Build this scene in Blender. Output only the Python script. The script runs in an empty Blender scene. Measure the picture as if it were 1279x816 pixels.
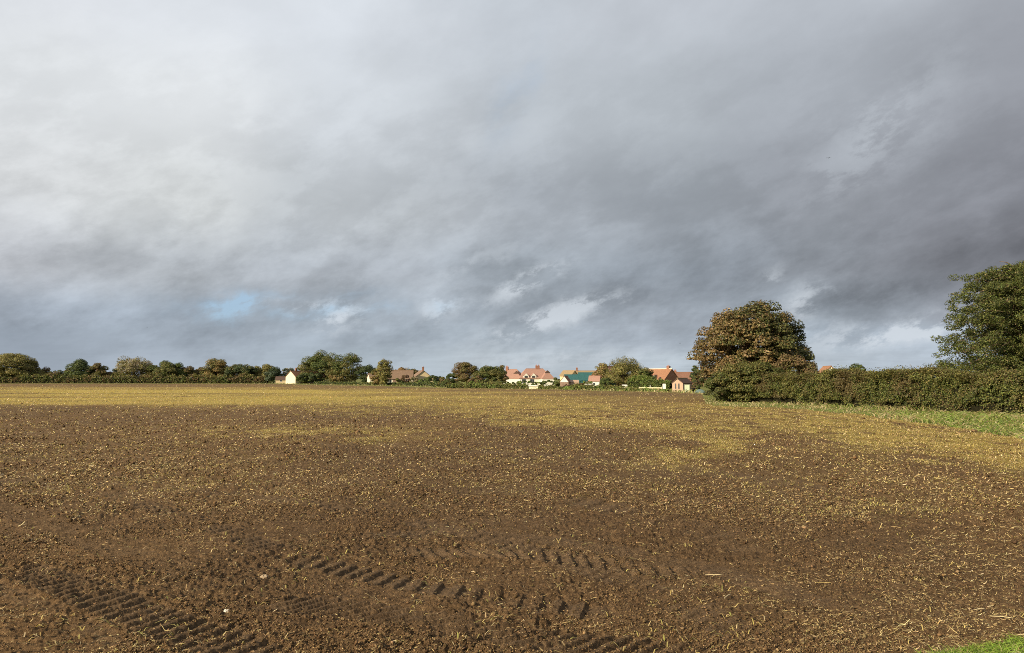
import bpy, math, random
import numpy as np
from mathutils import Vector

# ------------------------------------------------------------------ camera, light, exposure
scene = bpy.context.scene
CAMH = 2.0                      # eye height above the field (m)
FPX = 914.0                     # focal length in pixels of the 1279 px wide photograph
HY = 473.5                      # row of the horizon
PITCH = math.atan((HY - 408.0) / FPX)
cam_d = bpy.data.cameras.new("camera")
cam_d.sensor_width = 36.0
cam_d.lens = 36.0 * FPX / 1279.0
cam_d.clip_start = 0.05
cam_d.clip_end = 20000.0
cam = bpy.data.objects.new("camera", cam_d)
scene.collection.objects.link(cam)
cam.location = (0, 0, CAMH)
cam.rotation_euler = (math.radians(90) + PITCH, 0, 0)
scene.camera = cam
scene.view_settings.view_transform = 'Standard'
scene.view_settings.look = 'None'
scene.view_settings.gamma = 1.0
scene.view_settings.exposure = 0.35
scene.view_settings.use_curve_mapping = False
scene.cycles.filter_width = 0.9
scene.cycles.use_denoising = False

SUN_AZ = math.radians(231.0)    # compass style: 0 = +Y (view direction), clockwise
SUN_EL = math.radians(25.0)
sun_dir = Vector((math.sin(SUN_AZ) * math.cos(SUN_EL), math.cos(SUN_AZ) * math.cos(SUN_EL), math.sin(SUN_EL)))
sl = bpy.data.lights.new("sun", 'SUN')
sl.energy = 5.0
sl.angle = math.radians(0.5)
sl.color = (1.0, 0.85, 0.62)
so = bpy.data.objects.new("sun", sl)
scene.collection.objects.link(so)
so.rotation_euler = sun_dir.to_track_quat('Z', 'Y').to_euler()

def s2l(c):
    return tuple(((v / 255.0) / 12.92 if v <= 10 else ((v / 255.0 + 0.055) / 1.055) ** 2.4) for v in c)

# node helper ---------------------------------------------------------------
class NT:
    def __init__(s, nt):
        s.nt = nt; s.N = nt.nodes; s.L = nt.links
    def n(s, typ, **kw):
        o = s.N.new(typ)
        for k, v in kw.items():
            setattr(o, k, v)
        return o
    def put(s, sock, v):
        if hasattr(v, 'is_linked') or isinstance(v, bpy.types.NodeSocket):
            s.L.new(v, sock)
        else:
            sock.default_value = v
    def math(s, op, a, b=0.0, c=0.0, clamp=False):
        o = s.n('ShaderNodeMath', operation=op); o.use_clamp = clamp
        s.put(o.inputs[0], a); s.put(o.inputs[1], b); s.put(o.inputs[2], c)
        return o.outputs[0]
    def vmath(s, op, a, b=(0, 0, 0), out=0):
        o = s.n('ShaderNodeVectorMath', operation=op)
        s.put(o.inputs[0], a); s.put(o.inputs[1], b)
        return o.outputs[out]
    def comb(s, x, y, z):
        o = s.n('ShaderNodeCombineXYZ')
        s.put(o.inputs[0], x); s.put(o.inputs[1], y); s.put(o.inputs[2], z)
        return o.outputs[0]
    def sep(s, v):
        o = s.n('ShaderNodeSeparateXYZ'); s.put(o.inputs[0], v)
        return o.outputs
    def noise(s, vec, scale, detail=4, rough=0.55, dist=0.0, col=False):
        o = s.n('ShaderNodeTexNoise')
        if vec is not None: s.put(o.inputs['Vector'], vec)
        o.inputs['Scale'].default_value = scale; o.inputs['Detail'].default_value = detail
        o.inputs['Roughness'].default_value = rough; o.inputs['Distortion'].default_value = dist
        return o.outputs['Color' if col else 'Fac']
    def ramp(s, fac, stops, interp='LINEAR'):
        o = s.n('ShaderNodeValToRGB'); cr = o.color_ramp; cr.interpolation = interp
        while len(cr.elements) > 1: cr.elements.remove(cr.elements[-1])
        cr.elements[0].position = stops[0][0]; cr.elements[0].color = tuple(stops[0][1]) + (1,)
        for p, c in stops[1:]:
            e = cr.elements.new(p); e.color = tuple(c) + (1,)
        s.put(o.inputs[0], fac)
        return o.outputs[0]
    def mix(s, fac, a, b, blend='MIX'):
        o = s.n('ShaderNodeMix', data_type='RGBA', blend_type=blend)
        s.put(o.inputs[0], fac)
        for sock, v in ((o.inputs[6], a), (o.inputs[7], b)):
            if isinstance(v, tuple) and len(v) == 3: v = v + (1,)
            s.put(sock, v)
        return o.outputs[2]
    def smooth(s, x, lo, hi, a=0.0, b=1.0):
        o = s.n('ShaderNodeMapRange', interpolation_type='SMOOTHSTEP')
        s.put(o.inputs[0], x)
        for i, v in enumerate((lo, hi, a, b)): o.inputs[i + 1].default_value = v
        return o.outputs[0]

# ------------------------------------------------------------------ world: broken rain cloud over a Nishita sky
world = bpy.data.worlds.new("World"); scene.world = world
world.use_nodes = True
w = NT(world.node_tree)
w.N.clear()
sky = w.n('ShaderNodeTexSky', sky_type='NISHITA')
sky.sun_disc = False
sky.sun_elevation = SUN_EL
sky.sun_rotation = SUN_AZ
sky.altitude = 30
tc = w.n('ShaderNodeTexCoord')
D = w.vmath('NORMALIZE', tc.outputs['Generated'])
dx, dy, dz = w.sep(D)
zc = w.math('MAXIMUM', dz, 0.0)
# cloud-layer coordinates (a flat deck seen in perspective)
inv = w.math('DIVIDE', 1.0, w.math('ADD', zc, 0.07))
px_ = w.math('MULTIPLY', dx, inv); py_ = w.math('MULTIPLY', dy, inv)
deck = w.comb(px_, py_, 0.0)
# streak direction: lines on the deck running to the left horizon
ca, sa = math.cos(math.radians(-52)), math.sin(math.radians(-52))
q1 = w.math('ADD', w.math('MULTIPLY', px_, sa), w.math('MULTIPLY', py_, ca))     # along
q2 = w.math('SUBTRACT', w.math('MULTIPLY', px_, ca), w.math('MULTIPLY', py_, sa))  # across
strk = w.comb(w.math('MULTIPLY', q1, 0.30), q2, 0.0)
# warp
wn = w.noise(D, 2.6, 5, 0.55, col=True)
wv = w.vmath('SUBTRACT', wn, (0.5, 0.5, 0.5))
wn2 = w.noise(D, 11.0, 10, 0.66, col=True)
wv2 = w.vmath('SUBTRACT', wn2, (0.5, 0.5, 0.5))
w1 = w.sep(wv); w2 = w.sep(wv2)
DEG = 180 / math.pi
az = w.math('MULTIPLY', w.math('ARCTAN2', dx, dy), DEG)
el = w.math('MULTIPLY', w.math('ARCSINE', dz), DEG)
azw = w.math('ADD', az, w.math('ADD', w.math('MULTIPLY', w1[0], 16.0), w.math('MULTIPLY', w2[0], 5.0)))
elk = w.smooth(el, 0.0, 14.0, 0.18, 1.0)
elw = w.math('ADD', el, w.math('MULTIPLY', elk, w.math('ADD', w.math('MULTIPLY', w1[1], 6.0), w.math('MULTIPLY', w2[1], 3.0))))
AZS = [-35, -24, -12, 0, 12, 24, 35]
ROWS = [
 (1.5, [(158,169,182),(165,176,188),(168,180,190),(184,194,202),(184,195,204),(186,197,207),(178,189,201)]),
 (3.0, [(160,171,184),(160,171,183),(162,173,184),(166,177,187),(166,176,187),(174,186,198),(166,178,191)]),
 (4.5, [(161,171,183),(160,171,183),(158,168,178),(158,168,178),(158,167,177),(156,166,176),(146,151,160)]),
 (8.0, [(188,192,198),(182,188,194),(172,179,187),(155,164,173),(148,157,167),(141,147,155),(120,122,129)]),
 (13.0,[(214,217,219),(213,217,218),(190,196,201),(170,177,185),(156,163,171),(150,155,163),(136,139,147)]),
 (20.0,[(224,228,231),(227,231,234),(208,214,220),(186,193,200),(178,185,192),(170,176,184),(154,158,166)]),
 (27.0,[(224,228,234),(222,227,233),(213,219,226),(199,206,214),(191,197,205),(183,189,197),(172,177,185)]),
 (40.0,[(212,217,224),(212,217,224),(205,211,219),(195,202,210),(188,194,202),(180,186,194),(172,177,185)]),
]
azf = w.math('ADD', w.math('DIVIDE', azw, 360.0), 0.5)
cur = None
for i, (e, cols) in enumerate(ROWS):
    back = (170, 176, 186)
    stops = [(0.0, s2l(back)), (0.25, s2l(cols[0]))] + [(a / 360 + 0.5, s2l(c)) for a, c in zip(AZS, cols)] + [(0.75, s2l(cols[-1])), (1.0, s2l(back))]
    r = w.ramp(azf, stops, 'EASE')
    if cur is None: cur = r
    else: cur = w.mix(w.smooth(elw, ROWS[i - 1][0], e), cur, r)
# streaky detail
n1 = w.noise(strk, 0.9, 6, 0.5, 0.4)
n2 = w.noise(deck, 1.9, 7, 0.6, 0.3)
n3 = w.noise(w.comb(w.math('ADD', w.math('MULTIPLY', az, 0.075), w.math('MULTIPLY', el, 0.03)), w.math('SUBTRACT', w.math('MULTIPLY', el, 0.13), w.math('MULTIPLY', az, 0.05)), 3.0), 1.0, 8, 0.55, 0.2)
det = w.math('ADD', w.math('ADD', w.math('MULTIPLY', w.math('SUBTRACT', n1, 0.5), 0.30), w.math('MULTIPLY', w.math('SUBTRACT', n2, 0.5), 0.22)),
             w.math('MULTIPLY', w.math('SUBTRACT', n3, 0.5), 0.38))
amp = w.smooth(az, -40.0, 5.0, 0.45, 1.0)
det = w.math('MULTIPLY', det, amp)
ru = w.math('ADD', w.math('MULTIPLY', az, 0.94), w.math('MULTIPLY', el, 0.34))
rv = w.math('SUBTRACT', w.math('MULTIPLY', el, 0.94), w.math('MULTIPLY', az, 0.34))
n4 = w.noise(w.comb(w.math('MULTIPLY', ru, 0.17), w.math('MULTIPLY', rv, 0.32), 11.0), 1.0, 12, 0.64, 0.0)
n5 = w.noise(w.comb(w.math('MULTIPLY', ru, 0.11), w.math('MULTIPLY', rv, 0.21), 23.0), 1.0, 12, 0.62, 0.0)
det = w.math('ADD', det, w.math('MULTIPLY', w.smooth(n5, 0.42, 0.60, -0.075, 0.085), w.smooth(el, 27.0, 10.0, 0.14, 1.0)))
low = w.math('MULTIPLY', w.smooth(el, 1.0, 4.0), w.smooth(el, 16.0, 7.0))
det = w.math('ADD', det, w.math('MULTIPLY', w.math('MULTIPLY', w.math('SUBTRACT', n4, 0.47), 1.05), low))
fac = w.math('ADD', 1.0, det)
cloud = w.mix(1.0, cur, w.comb(fac, fac, fac), 'MULTIPLY')
# thin bright patches, each at its own bearing and height
def pt(px, py):
    v = Vector(((px - 640) / FPX, 1.0, -(py - 408) / FPX))
    v.rotate(__import__('mathutils').Euler((PITCH, 0, 0)))
    v.normalize()
    return math.degrees(math.atan2(v.x, v.y)), math.degrees(math.asin(v.z))
azd = w.math('ADD', az, w.math('MULTIPLY', w2[0], 7.0))
eld = w.math('ADD', el, w.math('MULTIPLY', w2[1], 3.2))
def blob(px, py, sx, sy, rot, gain):
    a0, e0 = pt(px, py)
    u = w.math('SUBTRACT', azd, a0); v = w.math('SUBTRACT', eld, e0)
    c, s = math.cos(math.radians(rot)), math.sin(math.radians(rot))
    k = 180 / math.pi / FPX
    uu = w.math('DIVIDE', w.math('ADD', w.math('MULTIPLY', u, c), w.math('MULTIPLY', v, s)), sx * k)
    vv = w.math('DIVIDE', w.math('SUBTRACT', w.math('MULTIPLY', v, c), w.math('MULTIPLY', u, s)), sy * k)
    r2 = w.math('ADD', w.math('MULTIPLY', uu, uu), w.math('MULTIPLY', vv, vv))
    return w.math('MULTIPLY', w.math('EXPONENT', w.math('MULTIPLY', r2, -1.0)), gain)
fine = w.noise(w.comb(w.math('MULTIPLY', ru, 0.26), w.math('MULTIPLY', rv, 0.50), 7.0), 1.0, 12, 0.66, 0.0)
finek = w.smooth(fine, 0.42, 0.56, 0.12, 1.4)
tot = None
for b in [(655,357,50,12,22,0.8),(700,395,78,13,16,1.0),(548,384,26,13,25,0.75),(425,402,30,14,10,0.8),(390,385,50,9,-6,0.5),(1000,382,34,16,25,0.8),
          (1150,412,60,12,8,0.75),(1060,425,110,14,4,0.4),(1095,175,75,34,40,0.28),(960,350,22,9,28,0.4),(600,330,60,9,25,0.25),(700,450,150,14,2,0.35)]:
    g = blob(*b)
    tot = g if tot is None else w.math('ADD', tot, g)
tot = w.math('MULTIPLY', tot, finek, clamp=True)
cloud = w.mix(w.math('MULTIPLY', tot, 0.85, clamp=True), cloud, s2l((212, 220, 228)))
# dark bars
tot = None
for b in [(1180,345,170,26,12,0.30),(820,365,150,18,8,0.22),(1060,375,90,14,10,0.25),(230,345,170,22,-3,0.14),(600,385,60,10,10,0.12),(330,165,60,20,60,0.06),(480,425,60,8,4,0.10)]:
    g = blob(*b)
    tot = g if tot is None else w.math('ADD', tot, g)
cloud = w.mix(w.math('MULTIPLY', tot, w.smooth(fine, 0.30, 0.6, 1.25, 0.7), clamp=True), cloud, s2l((86, 90, 96)))
# gaps where the blue sky itself shows
gap = None
for b in [(295,382,30,12,12,1.0),(250,388,50,12,-4,0.22),(345,390,50,8,-4,0.4),(645,115,18,60,-25,0.16),(405,393,34,9,10,0.6),(470,392,26,7,15,0.35),(330,372,30,7,8,0.5),(552,382,16,8,20,0.35),(440,372,40,7,5,0.2)]:
    g = blob(*b)
    gap = g if gap is None else w.math('ADD', gap, g)
gap = w.math('MULTIPLY', w.math('MULTIPLY', gap, w.smooth(fine, 0.36, 0.60, 0.2, 1.2), clamp=True), 0.85)
# a wide clearing behind the camera round the sun
back = w.math('MULTIPLY', w.smooth(w.vmath('DOT_PRODUCT', D, tuple(sun_dir), out=1), 0.55, 0.95), w.smooth(n2, 0.4, 0.6, 0.3, 1.0))
skyc = w.mix(1.0, sky.outputs[0], (0.9, 1.0, 1.05), 'MULTIPLY')
bright = w.mix(1.0, skyc, (0.1 * 1.15,) * 3, 'MULTIPLY')
bl = w.mix(0.35, s2l((172, 203, 236)), bright)
final = w.mix(w.math('MAXIMUM', gap, w.math('MULTIPLY', back, 0.7)), cloud, bl)
EXK = 10.0 / 2 ** scene.view_settings.exposure
scaled = w.mix(1.0, final, (EXK, EXK, EXK), 'MULTIPLY')
# below the horizon: dull ground colour
scaled = w.mix(w.smooth(dz, -0.02, -0.002), (0.9, 0.75, 0.55), scaled)
bg = w.n('ShaderNodeBackground'); bg.inputs['Strength'].default_value = 0.10
w.L.new(scaled, bg.inputs['Color'])
wo = w.n('ShaderNodeOutputWorld'); w.L.new(bg.outputs[0], wo.inputs[0])

# ------------------------------------------------------------------ helpers
COL = scene.collection
def P(px, d):
    """ground position of photo column px at distance d along the view"""
    return (px - 640.0) / FPX * d, d
def Z(py, d):
    """height of photo row py at distance d"""
    return CAMH + (HY - py) / FPX * d
def pix(x, y):
    """photo column and row of a point on the ground"""
    y = np.maximum(y, 0.05)
    return 640 + FPX * x / y, HY + CAMH * FPX / y

def tag(o, label=None, cat=None, group=None, kind=None):
    if label: o['label'] = label
    if cat: o['category'] = cat
    if group: o['group'] = group
    if kind: o['kind'] = kind
    return o
def empty(name, loc, rz=0.0):
    o = bpy.data.objects.new(name, None); COL.objects.link(o)
    o.location = loc; o.rotation_euler = (0, 0, rz); o.empty_display_size = 0.3
    return o
def np_obj(name, V, F, mat, parent=None, attrs=None, smooth=False):
    V = np.ascontiguousarray(V, dtype=np.float32); F = np.ascontiguousarray(F, dtype=np.int32)
    m = bpy.data.meshes.new(name)
    k = F.shape[1]
    m.vertices.add(len(V)); m.vertices.foreach_set('co', V.ravel())
    m.loops.add(F.size); m.loops.foreach_set('vertex_index', F.ravel())
    m.polygons.add(len(F)); m.polygons.foreach_set('loop_start', np.arange(0, F.size, k, dtype=np.int32))
    m.polygons.foreach_set('loop_total', np.full(len(F), k, dtype=np.int32))
    if smooth: m.polygons.foreach_set('use_smooth', np.ones(len(F), dtype=bool))
    m.update(calc_edges=True)
    if attrs:
        for an, av in attrs.items():
            av = np.ascontiguousarray(av, dtype=np.float32)
            if av.ndim == 1:
                a = m.attributes.new(an, 'FLOAT', 'POINT'); a.data.foreach_set('value', av)
            else:
                if av.shape[1] == 3: av = np.concatenate([av, np.ones((len(av), 1), np.float32)], 1)
                a = m.attributes.new(an, 'FLOAT_COLOR', 'POINT'); a.data.foreach_set('color', av.ravel())
    m.materials.append(mat)
    o = bpy.data.objects.new(name, m); COL.objects.link(o)
    if parent: o.parent = parent
    return o

class MB:
    """collects polygons for one mesh"""
    def __init__(s): s.v = []; s.f = []
    def poly(s, pts):
        b = len(s.v); s.v += [tuple(p) for p in pts]; s.f.append(tuple(range(b, b + len(pts))))
    def box(s, x0, x1, y0, y1, z0, z1):
        b = len(s.v)
        s.v += [(x0,y0,z0),(x1,y0,z0),(x1,y1,z0),(x0,y1,z0),(x0,y0,z1),(x1,y0,z1),(x1,y1,z1),(x0,y1,z1)]
        for q in ((0,3,2,1),(4,5,6,7),(0,1,5,4),(1,2,6,5),(2,3,7,6),(3,0,4,7)): s.f.append(tuple(b + i for i in q))
    def tube(s, pts, rad, n=7):
        b0 = len(s.v)
        pts = [Vector(p) for p in pts]
        for i, p in enumerate(pts):
            t = (pts[min(i + 1, len(pts) - 1)] - pts[max(i - 1, 0)]).normalized()
            a = t.orthogonal().normalized(); c = t.cross(a)
            for k in range(n):
                an = 2 * math.pi * k / n
                s.v.append(tuple(p + (a * math.cos(an) + c * math.sin(an)) * rad[i]))
        for i in range(len(pts) - 1):
            for k in range(n):
                s.f.append((b0 + i * n + k, b0 + i * n + (k + 1) % n, b0 + (i + 1) * n + (k + 1) % n, b0 + (i + 1) * n + k))
        s.f.append(tuple(b0 + (len(pts) - 1) * n + k for k in range(n)))
    def build(s, name, mat, parent=None, smooth=False, bevel=0.0):
        m = bpy.data.meshes.new(name); m.from_pydata(s.v, [], s.f); m.update()
        if smooth:
            for p in m.polygons: p.use_smooth = True
        m.materials.append(mat)
        o = bpy.data.objects.new(name, m); COL.objects.link(o)
        if parent: o.parent = parent
        if bevel:
            bv = o.modifiers.new('bevel', 'BEVEL'); bv.width = bevel; bv.segments = 1; bv.limit_method = 'ANGLE'
        return o

# value/gradient noise in numpy
def _hash(ix, iy, seed):
    n = (ix.astype(np.int64) * 374761393 + iy.astype(np.int64) * 668265263 + seed * 974634777) & 0xFFFFFFFF
    n = ((n ^ (n >> 13)) * 1274126177) & 0xFFFFFFFF
    n = n ^ (n >> 16)
    return (n & 0xFFFF).astype(np.float32) / 65535.0
def vnoise(x, y, seed=0):
    ix = np.floor(x); iy = np.floor(y)
    fx = (x - ix).astype(np.float32); fy = (y - iy).astype(np.float32)
    ux = fx * fx * (3 - 2 * fx); uy = fy * fy * (3 - 2 * fy)
    ix = ix.astype(np.int64); iy = iy.astype(np.int64)
    a = _hash(ix, iy, seed); b = _hash(ix + 1, iy, seed); c = _hash(ix, iy + 1, seed); d = _hash(ix + 1, iy + 1, seed)
    return (a + (b - a) * ux) * (1 - uy) + (c + (d - c) * ux) * uy
def fbm(x, y, seed=0, oct=4, gain=0.5):
    s = 0; a = 1.0; t = 0
    for i in range(oct):
        s = s + a * vnoise(x * 2 ** i + 13.1 * i, y * 2 ** i - 7.7 * i, seed + i); t += a; a *= gain
    return s / t
def sstep(x, lo, hi):
    t = np.clip((x - lo) / (hi - lo), 0, 1)
    return t * t * (3 - 2 * t)

# ------------------------------------------------------------------ materials
def new_mat(name):
    m = bpy.data.materials.new(name); m.use_nodes = True
    n = NT(m.node_tree); n.N.clear()
    out = n.n('ShaderNodeOutputMaterial')
    return m, n, out
def principled(n, out, rough=0.9, spec=0.2):
    p = n.n('ShaderNodeBsdfPrincipled')
    p.inputs['Roughness'].default_value = rough
    p.inputs['Specular IOR Level'].default_value = spec
    n.L.new(p.outputs[0], out.inputs[0])
    return p
def bump(n, p, h, strength=0.5, dist=0.02):
    b = n.n('ShaderNodeBump'); b.inputs['Strength'].default_value = strength; b.inputs['Distance'].default_value = dist
    n.L.new(h, b.inputs['Height']); n.L.new(b.outputs[0], p.inputs['Normal'])
def plain(name, c, rough=0.8, spec=0.25, var=0.18, scale=3.0, bmp=0.0):
    m, n, out = new_mat(name); p = principled(n, out, rough, spec)
    t = n.n('ShaderNodeTexCoord').outputs['Object']
    f = n.noise(t, scale, 6, 0.65)
    lo = tuple(v * (1 - var) for v in c); hi = tuple(min(1, v * (1 + var)) for v in c)
    n.L.new(n.ramp(f, [(0.3, lo), (0.7, hi)]), p.inputs['Base Color'])
    if bmp: bump(n, p, f, bmp, 0.05)
    return m
def tiles(name, c1, c2, sc=(3.2, 3.2), dirt=0.35):
    """roof tiles: courses and joints, weathered"""
    m, n, out = new_mat(name); p = principled(n, out, 0.85, 0.2)
    t = n.n('ShaderNodeTexCoord').outputs['Object']
    x, y, z = n.sep(t)
    br = n.n('ShaderNodeTexBrick')
    n.L.new(n.comb(n.math('ADD', x, y), z, 0.0), br.inputs['Vector'])
    br.inputs['Scale'].default_value = sc[0]; br.inputs['Mortar Size'].default_value = 0.03
    br.inputs['Color1'].default_value = c1 + (1,); br.inputs['Color2'].default_value = c2 + (1,)
    br.inputs['Mortar'].default_value = tuple(v * 0.35 for v in c1) + (1,)
    f = n.noise(t, 0.9, 6, 0.7)
    c = n.mix(n.smooth(f, 0.42, 0.75, 0.0, dirt), br.outputs[0], tuple(v * 0.45 + 0.02 for v in c2))
    n.L.new(c, p.inputs['Base Color']); bump(n, p, br.outputs[1], 0.4, -0.03)
    return m
def bricks(name, c1, c2):
    m, n, out = new_mat(name); p = principled(n, out, 0.9, 0.15)
    t = n.n('ShaderNodeTexCoord').outputs['Object']
    x, y, z = n.sep(t)
    br = n.n('ShaderNodeTexBrick')
    n.L.new(n.comb(n.math('ADD', x, y), z, 0.0), br.inputs['Vector'])
    br.inputs['Scale'].default_value = 4.4; br.inputs['Mortar Size'].default_value = 0.02
    br.inputs['Color1'].default_value = c1 + (1,); br.inputs['Color2'].default_value = c2 + (1,)
    br.inputs['Mortar'].default_value = (0.32, 0.28, 0.22, 1)
    f = n.noise(t, 1.5, 6, 0.7)
    n.L.new(n.mix(n.smooth(f, 0.4, 0.7, 0.0, 0.3), br.outputs[0], tuple(v * 0.5 for v in c1)), p.inputs['Base Color'])
    return m
def boards(name, c, step=0.15, vertical=True, var=0.2):
    m, n, out = new_mat(name); p = principled(n, out, 0.6, 0.3)
    t = n.n('ShaderNodeTexCoord').outputs['Object']
    x, y, z = n.sep(t)
    co = n.math('ADD', x, y) if vertical else z
    fr = n.math('FRACT', n.math('DIVIDE', co, step))
    g = n.smooth(fr, 0.0, 0.12, 0.45, 1.0)
    f = n.noise(t, 2.0, 5, 0.6)
    c2 = n.ramp(f, [(0.3, tuple(v * (1 - var) for v in c)), (0.7, tuple(min(1, v * (1 + var)) for v in c))])
    n.L.new(n.mix(1.0, c2, n.comb(g, g, g), 'MULTIPLY'), p.inputs['Base Color']); bump(n, p, g, 0.5, 0.03)
    return m

def leaf_mat(name, trans=0.3, rough=0.55, spec=0.25):
    m, n, out = new_mat(name)
    a = n.n('ShaderNodeAttribute', attribute_name='col').outputs['Color']
    t = n.n('ShaderNodeTexCoord').outputs['Object']
    f = n.noise(t, 7.0, 3, 0.6)
    g = n.smooth(f, 0.3, 0.7, 0.8, 1.2)
    c = n.mix(1.0, a, n.comb(g, g, g), 'MULTIPLY')
    p = n.n('ShaderNodeBsdfPrincipled'); p.inputs['Roughness'].default_value = rough; p.inputs['Specular IOR Level'].default_value = spec
    n.L.new(c, p.inputs['Base Color'])
    tr = n.n('ShaderNodeBsdfTranslucent'); n.L.new(n.mix(1.0, c, (1.15, 1.1, 0.6), 'MULTIPLY'), tr.inputs[0])
    mx = n.n('ShaderNodeMixShader'); mx.inputs[0].default_value = trans
    n.L.new(p.outputs[0], mx.inputs[1]); n.L.new(tr.outputs[0], mx.inputs[2]); n.L.new(mx.outputs[0], out.inputs[0])
    return m
M_leaf = leaf_mat('foliage')
M_straw = leaf_mat('straw', 0.12, 0.5, 0.3)
M_grass = leaf_mat('grass', 0.3, 0.5, 0.3)
M_bark = plain('bark', (0.14, 0.10, 0.065), 0.95, 0.1, 0.45, 4.0, 0.8)
M_barkpale = plain('pale_bark', (0.30, 0.24, 0.16), 0.9, 0.1, 0.35, 4.0, 0.6)
M_barkmid = plain('brown_bark', (0.19, 0.15, 0.095), 0.9, 0.1, 0.4, 4.0, 0.7)
M_twig_shade = plain('shaded_twigs', (0.016, 0.015, 0.008), 1.0, 0.05, 0.5, 8.0, 0.5)  # hedge core, shade of the leaf gaps put into its colour
def clod_mat():
    m, n, out = new_mat('soil_clods'); p = principled(n, out, 0.95, 0.08)
    a = n.n('ShaderNodeAttribute', attribute_name='col').outputs['Color']
    t = n.n('ShaderNodeTexCoord').outputs['Object']
    g = n.smooth(n.noise(t, 60.0, 4, 0.6), 0.3, 0.7, 0.7, 1.25)
    n.L.new(n.mix(1.0, a, n.comb(g, g, g), 'MULTIPLY'), p.inputs['Base Color'])
    return m
M_clod = clod_mat()

# ------------------------------------------------------------------ field maps (all fixed to the ground)
EDGE = [(-900,479.3),(-100,479.3),(0,479.3),(330,479.6),(380,480.6),(450,482.0),(560,484.6),(650,486.2),(740,488.0),(830,490.2),(876,492.0),(881,504.5),(890,506.0),(920,508.0),(960,509.5),(1000,511.5),(1067,518.0),(1149,528.5),(1279,549.0),(1500,592.0),(2500,800.0)]
ex = np.array([e[0] for e in EDGE], float); ey = np.array([e[1] for e in EDGE], float)
def edge_row(u): return np.interp(u, ex, ey)
def g2(u, v, cu, cv, su, sv, sl=0.0):
    return np.exp(-(((u - cu) / su) ** 2 + ((v - cv - sl * (u - cu)) / sv) ** 2))
def maps(x, y):
    """grass (0/1), yellow volunteers, straw, dark damp soil at ground points"""
    x = np.asarray(x, np.float64); y = np.asarray(y, np.float64)
    u, v = pix(x, y)
    ok = (y > 1.5)
    wob = (fbm(x * 0.6, y * 0.6, 5, 3) - 0.5)
    e = edge_row(np.clip(u, -900, 2500))
    vw = v + wob * np.clip((v - HY) * 0.10, 0, 5)
    grass = sstep(e - vw, -0.35, 0.35) * ok
    # near lawn corner (bottom right)
    c = sstep(v + (fbm(x * 3, y * 3, 9, 3) - 0.5) * 26 - (816 - (u - 1100) * 0.165), -3, 3) * sstep(u, 1080, 1120) * (y < 7) * ok
    grass = np.maximum(grass, c)
    n = fbm(x * 0.35 + 3, y * 0.12, 21, 4)
    n2 = fbm(x * 1.4, y * 0.9, 31, 3)
    Yl = 1.6 * g2(u, v, 190, 487.2, 260, 2.6) + 0.75 * g2(u, v, 60, 492.5, 330, 2.6) + 0.6 * g2(u, v, 330, 490.5, 330, 2.2)
    Yl += 0.85 * g2(u, v, 40, 498.0, 420, 2.4) + 0.9 * g2(u, v, 120, 503.2, 330, 1.7) + 0.55 * g2(u, v, 420, 497, 260, 2.5)
    Yl += 0.30 * g2(u, v, 520, 504, 420, 6) + 0.10 * g2(u, v, 250, 493, 420, 10) * (v < 506)
    Yl *= 1 - 0.75 * sstep(fbm(x * 0.02, y * 0.11, 91, 3), 0.42, 0.60)
    Yl += 0.52 * g2(u, v, 760, 527, 150, 7, 0.05) + 0.50 * g2(u, v, 670, 526, 60, 6) + 0.35 * g2(u, v, 700, 512, 260, 7)
    Yl += 0.34 * g2(u, v, 880, 562, 55, 13, -0.15) + 0.45 * g2(u, v, 905, 535, 70, 18)
    d = v - e
    Yl += 0.85 * np.exp(-((d - 18) / 20) ** 2) * sstep(u, 960, 1090) + 0.30 * np.exp(-((d - 12) / 12) ** 2) * sstep(u, 880, 960)
    Yl += 0.30 * g2(u, v, 470, 545, 60, 6) + 0.28 * g2(u, v, 380, 540, 120, 8) + 0.035
    Yl *= np.clip(0.25 + 1.5 * n, 0, 1.6) * sstep(v, 476, 480)
    Yl = Yl * np.clip(0.15 + 2.2 * sstep(n2, 0.25, 0.75) * (v > 506) + 1.0 * (v <= 506), 0.1, 1.7)
    Yl *= 1 - 0.93 * sstep(v, 590, 650)
    Yl += 0.08 * g2(u, v, 1090, 630, 120, 14)
    edge = np.exp(-np.clip(d, 0, 999) / 1.6)      # pale dry verge strip at the field edge
    St = 0.30 + 0.55 * (n2 - 0.5) + 0.5 * g2(u, v, 1170, 650, 170, 45) + 0.45 * g2(u, v, 1000, 690, 260, 60) + 0.5 * g2(u, v, 960, 780, 260, 26) + 0.35 * g2(u, v, 300, 590, 500, 40)
    St += 0.9 * np.exp(-((v - 481.5) / 2.2) ** 2) + 0.2 * g2(u, v, 640, 800, 700, 20) + 0.5 * edge
    St = np.clip(St, 0.03, 1)
    Dk = fbm(x * 0.22 + 40, y * 0.10, 41, 4)
    return grass.astype(np.float32), np.clip(Yl, 0, 1).astype(np.float32), St.astype(np.float32), Dk.astype(np.float32), edge.astype(np.float32) * ok

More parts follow.
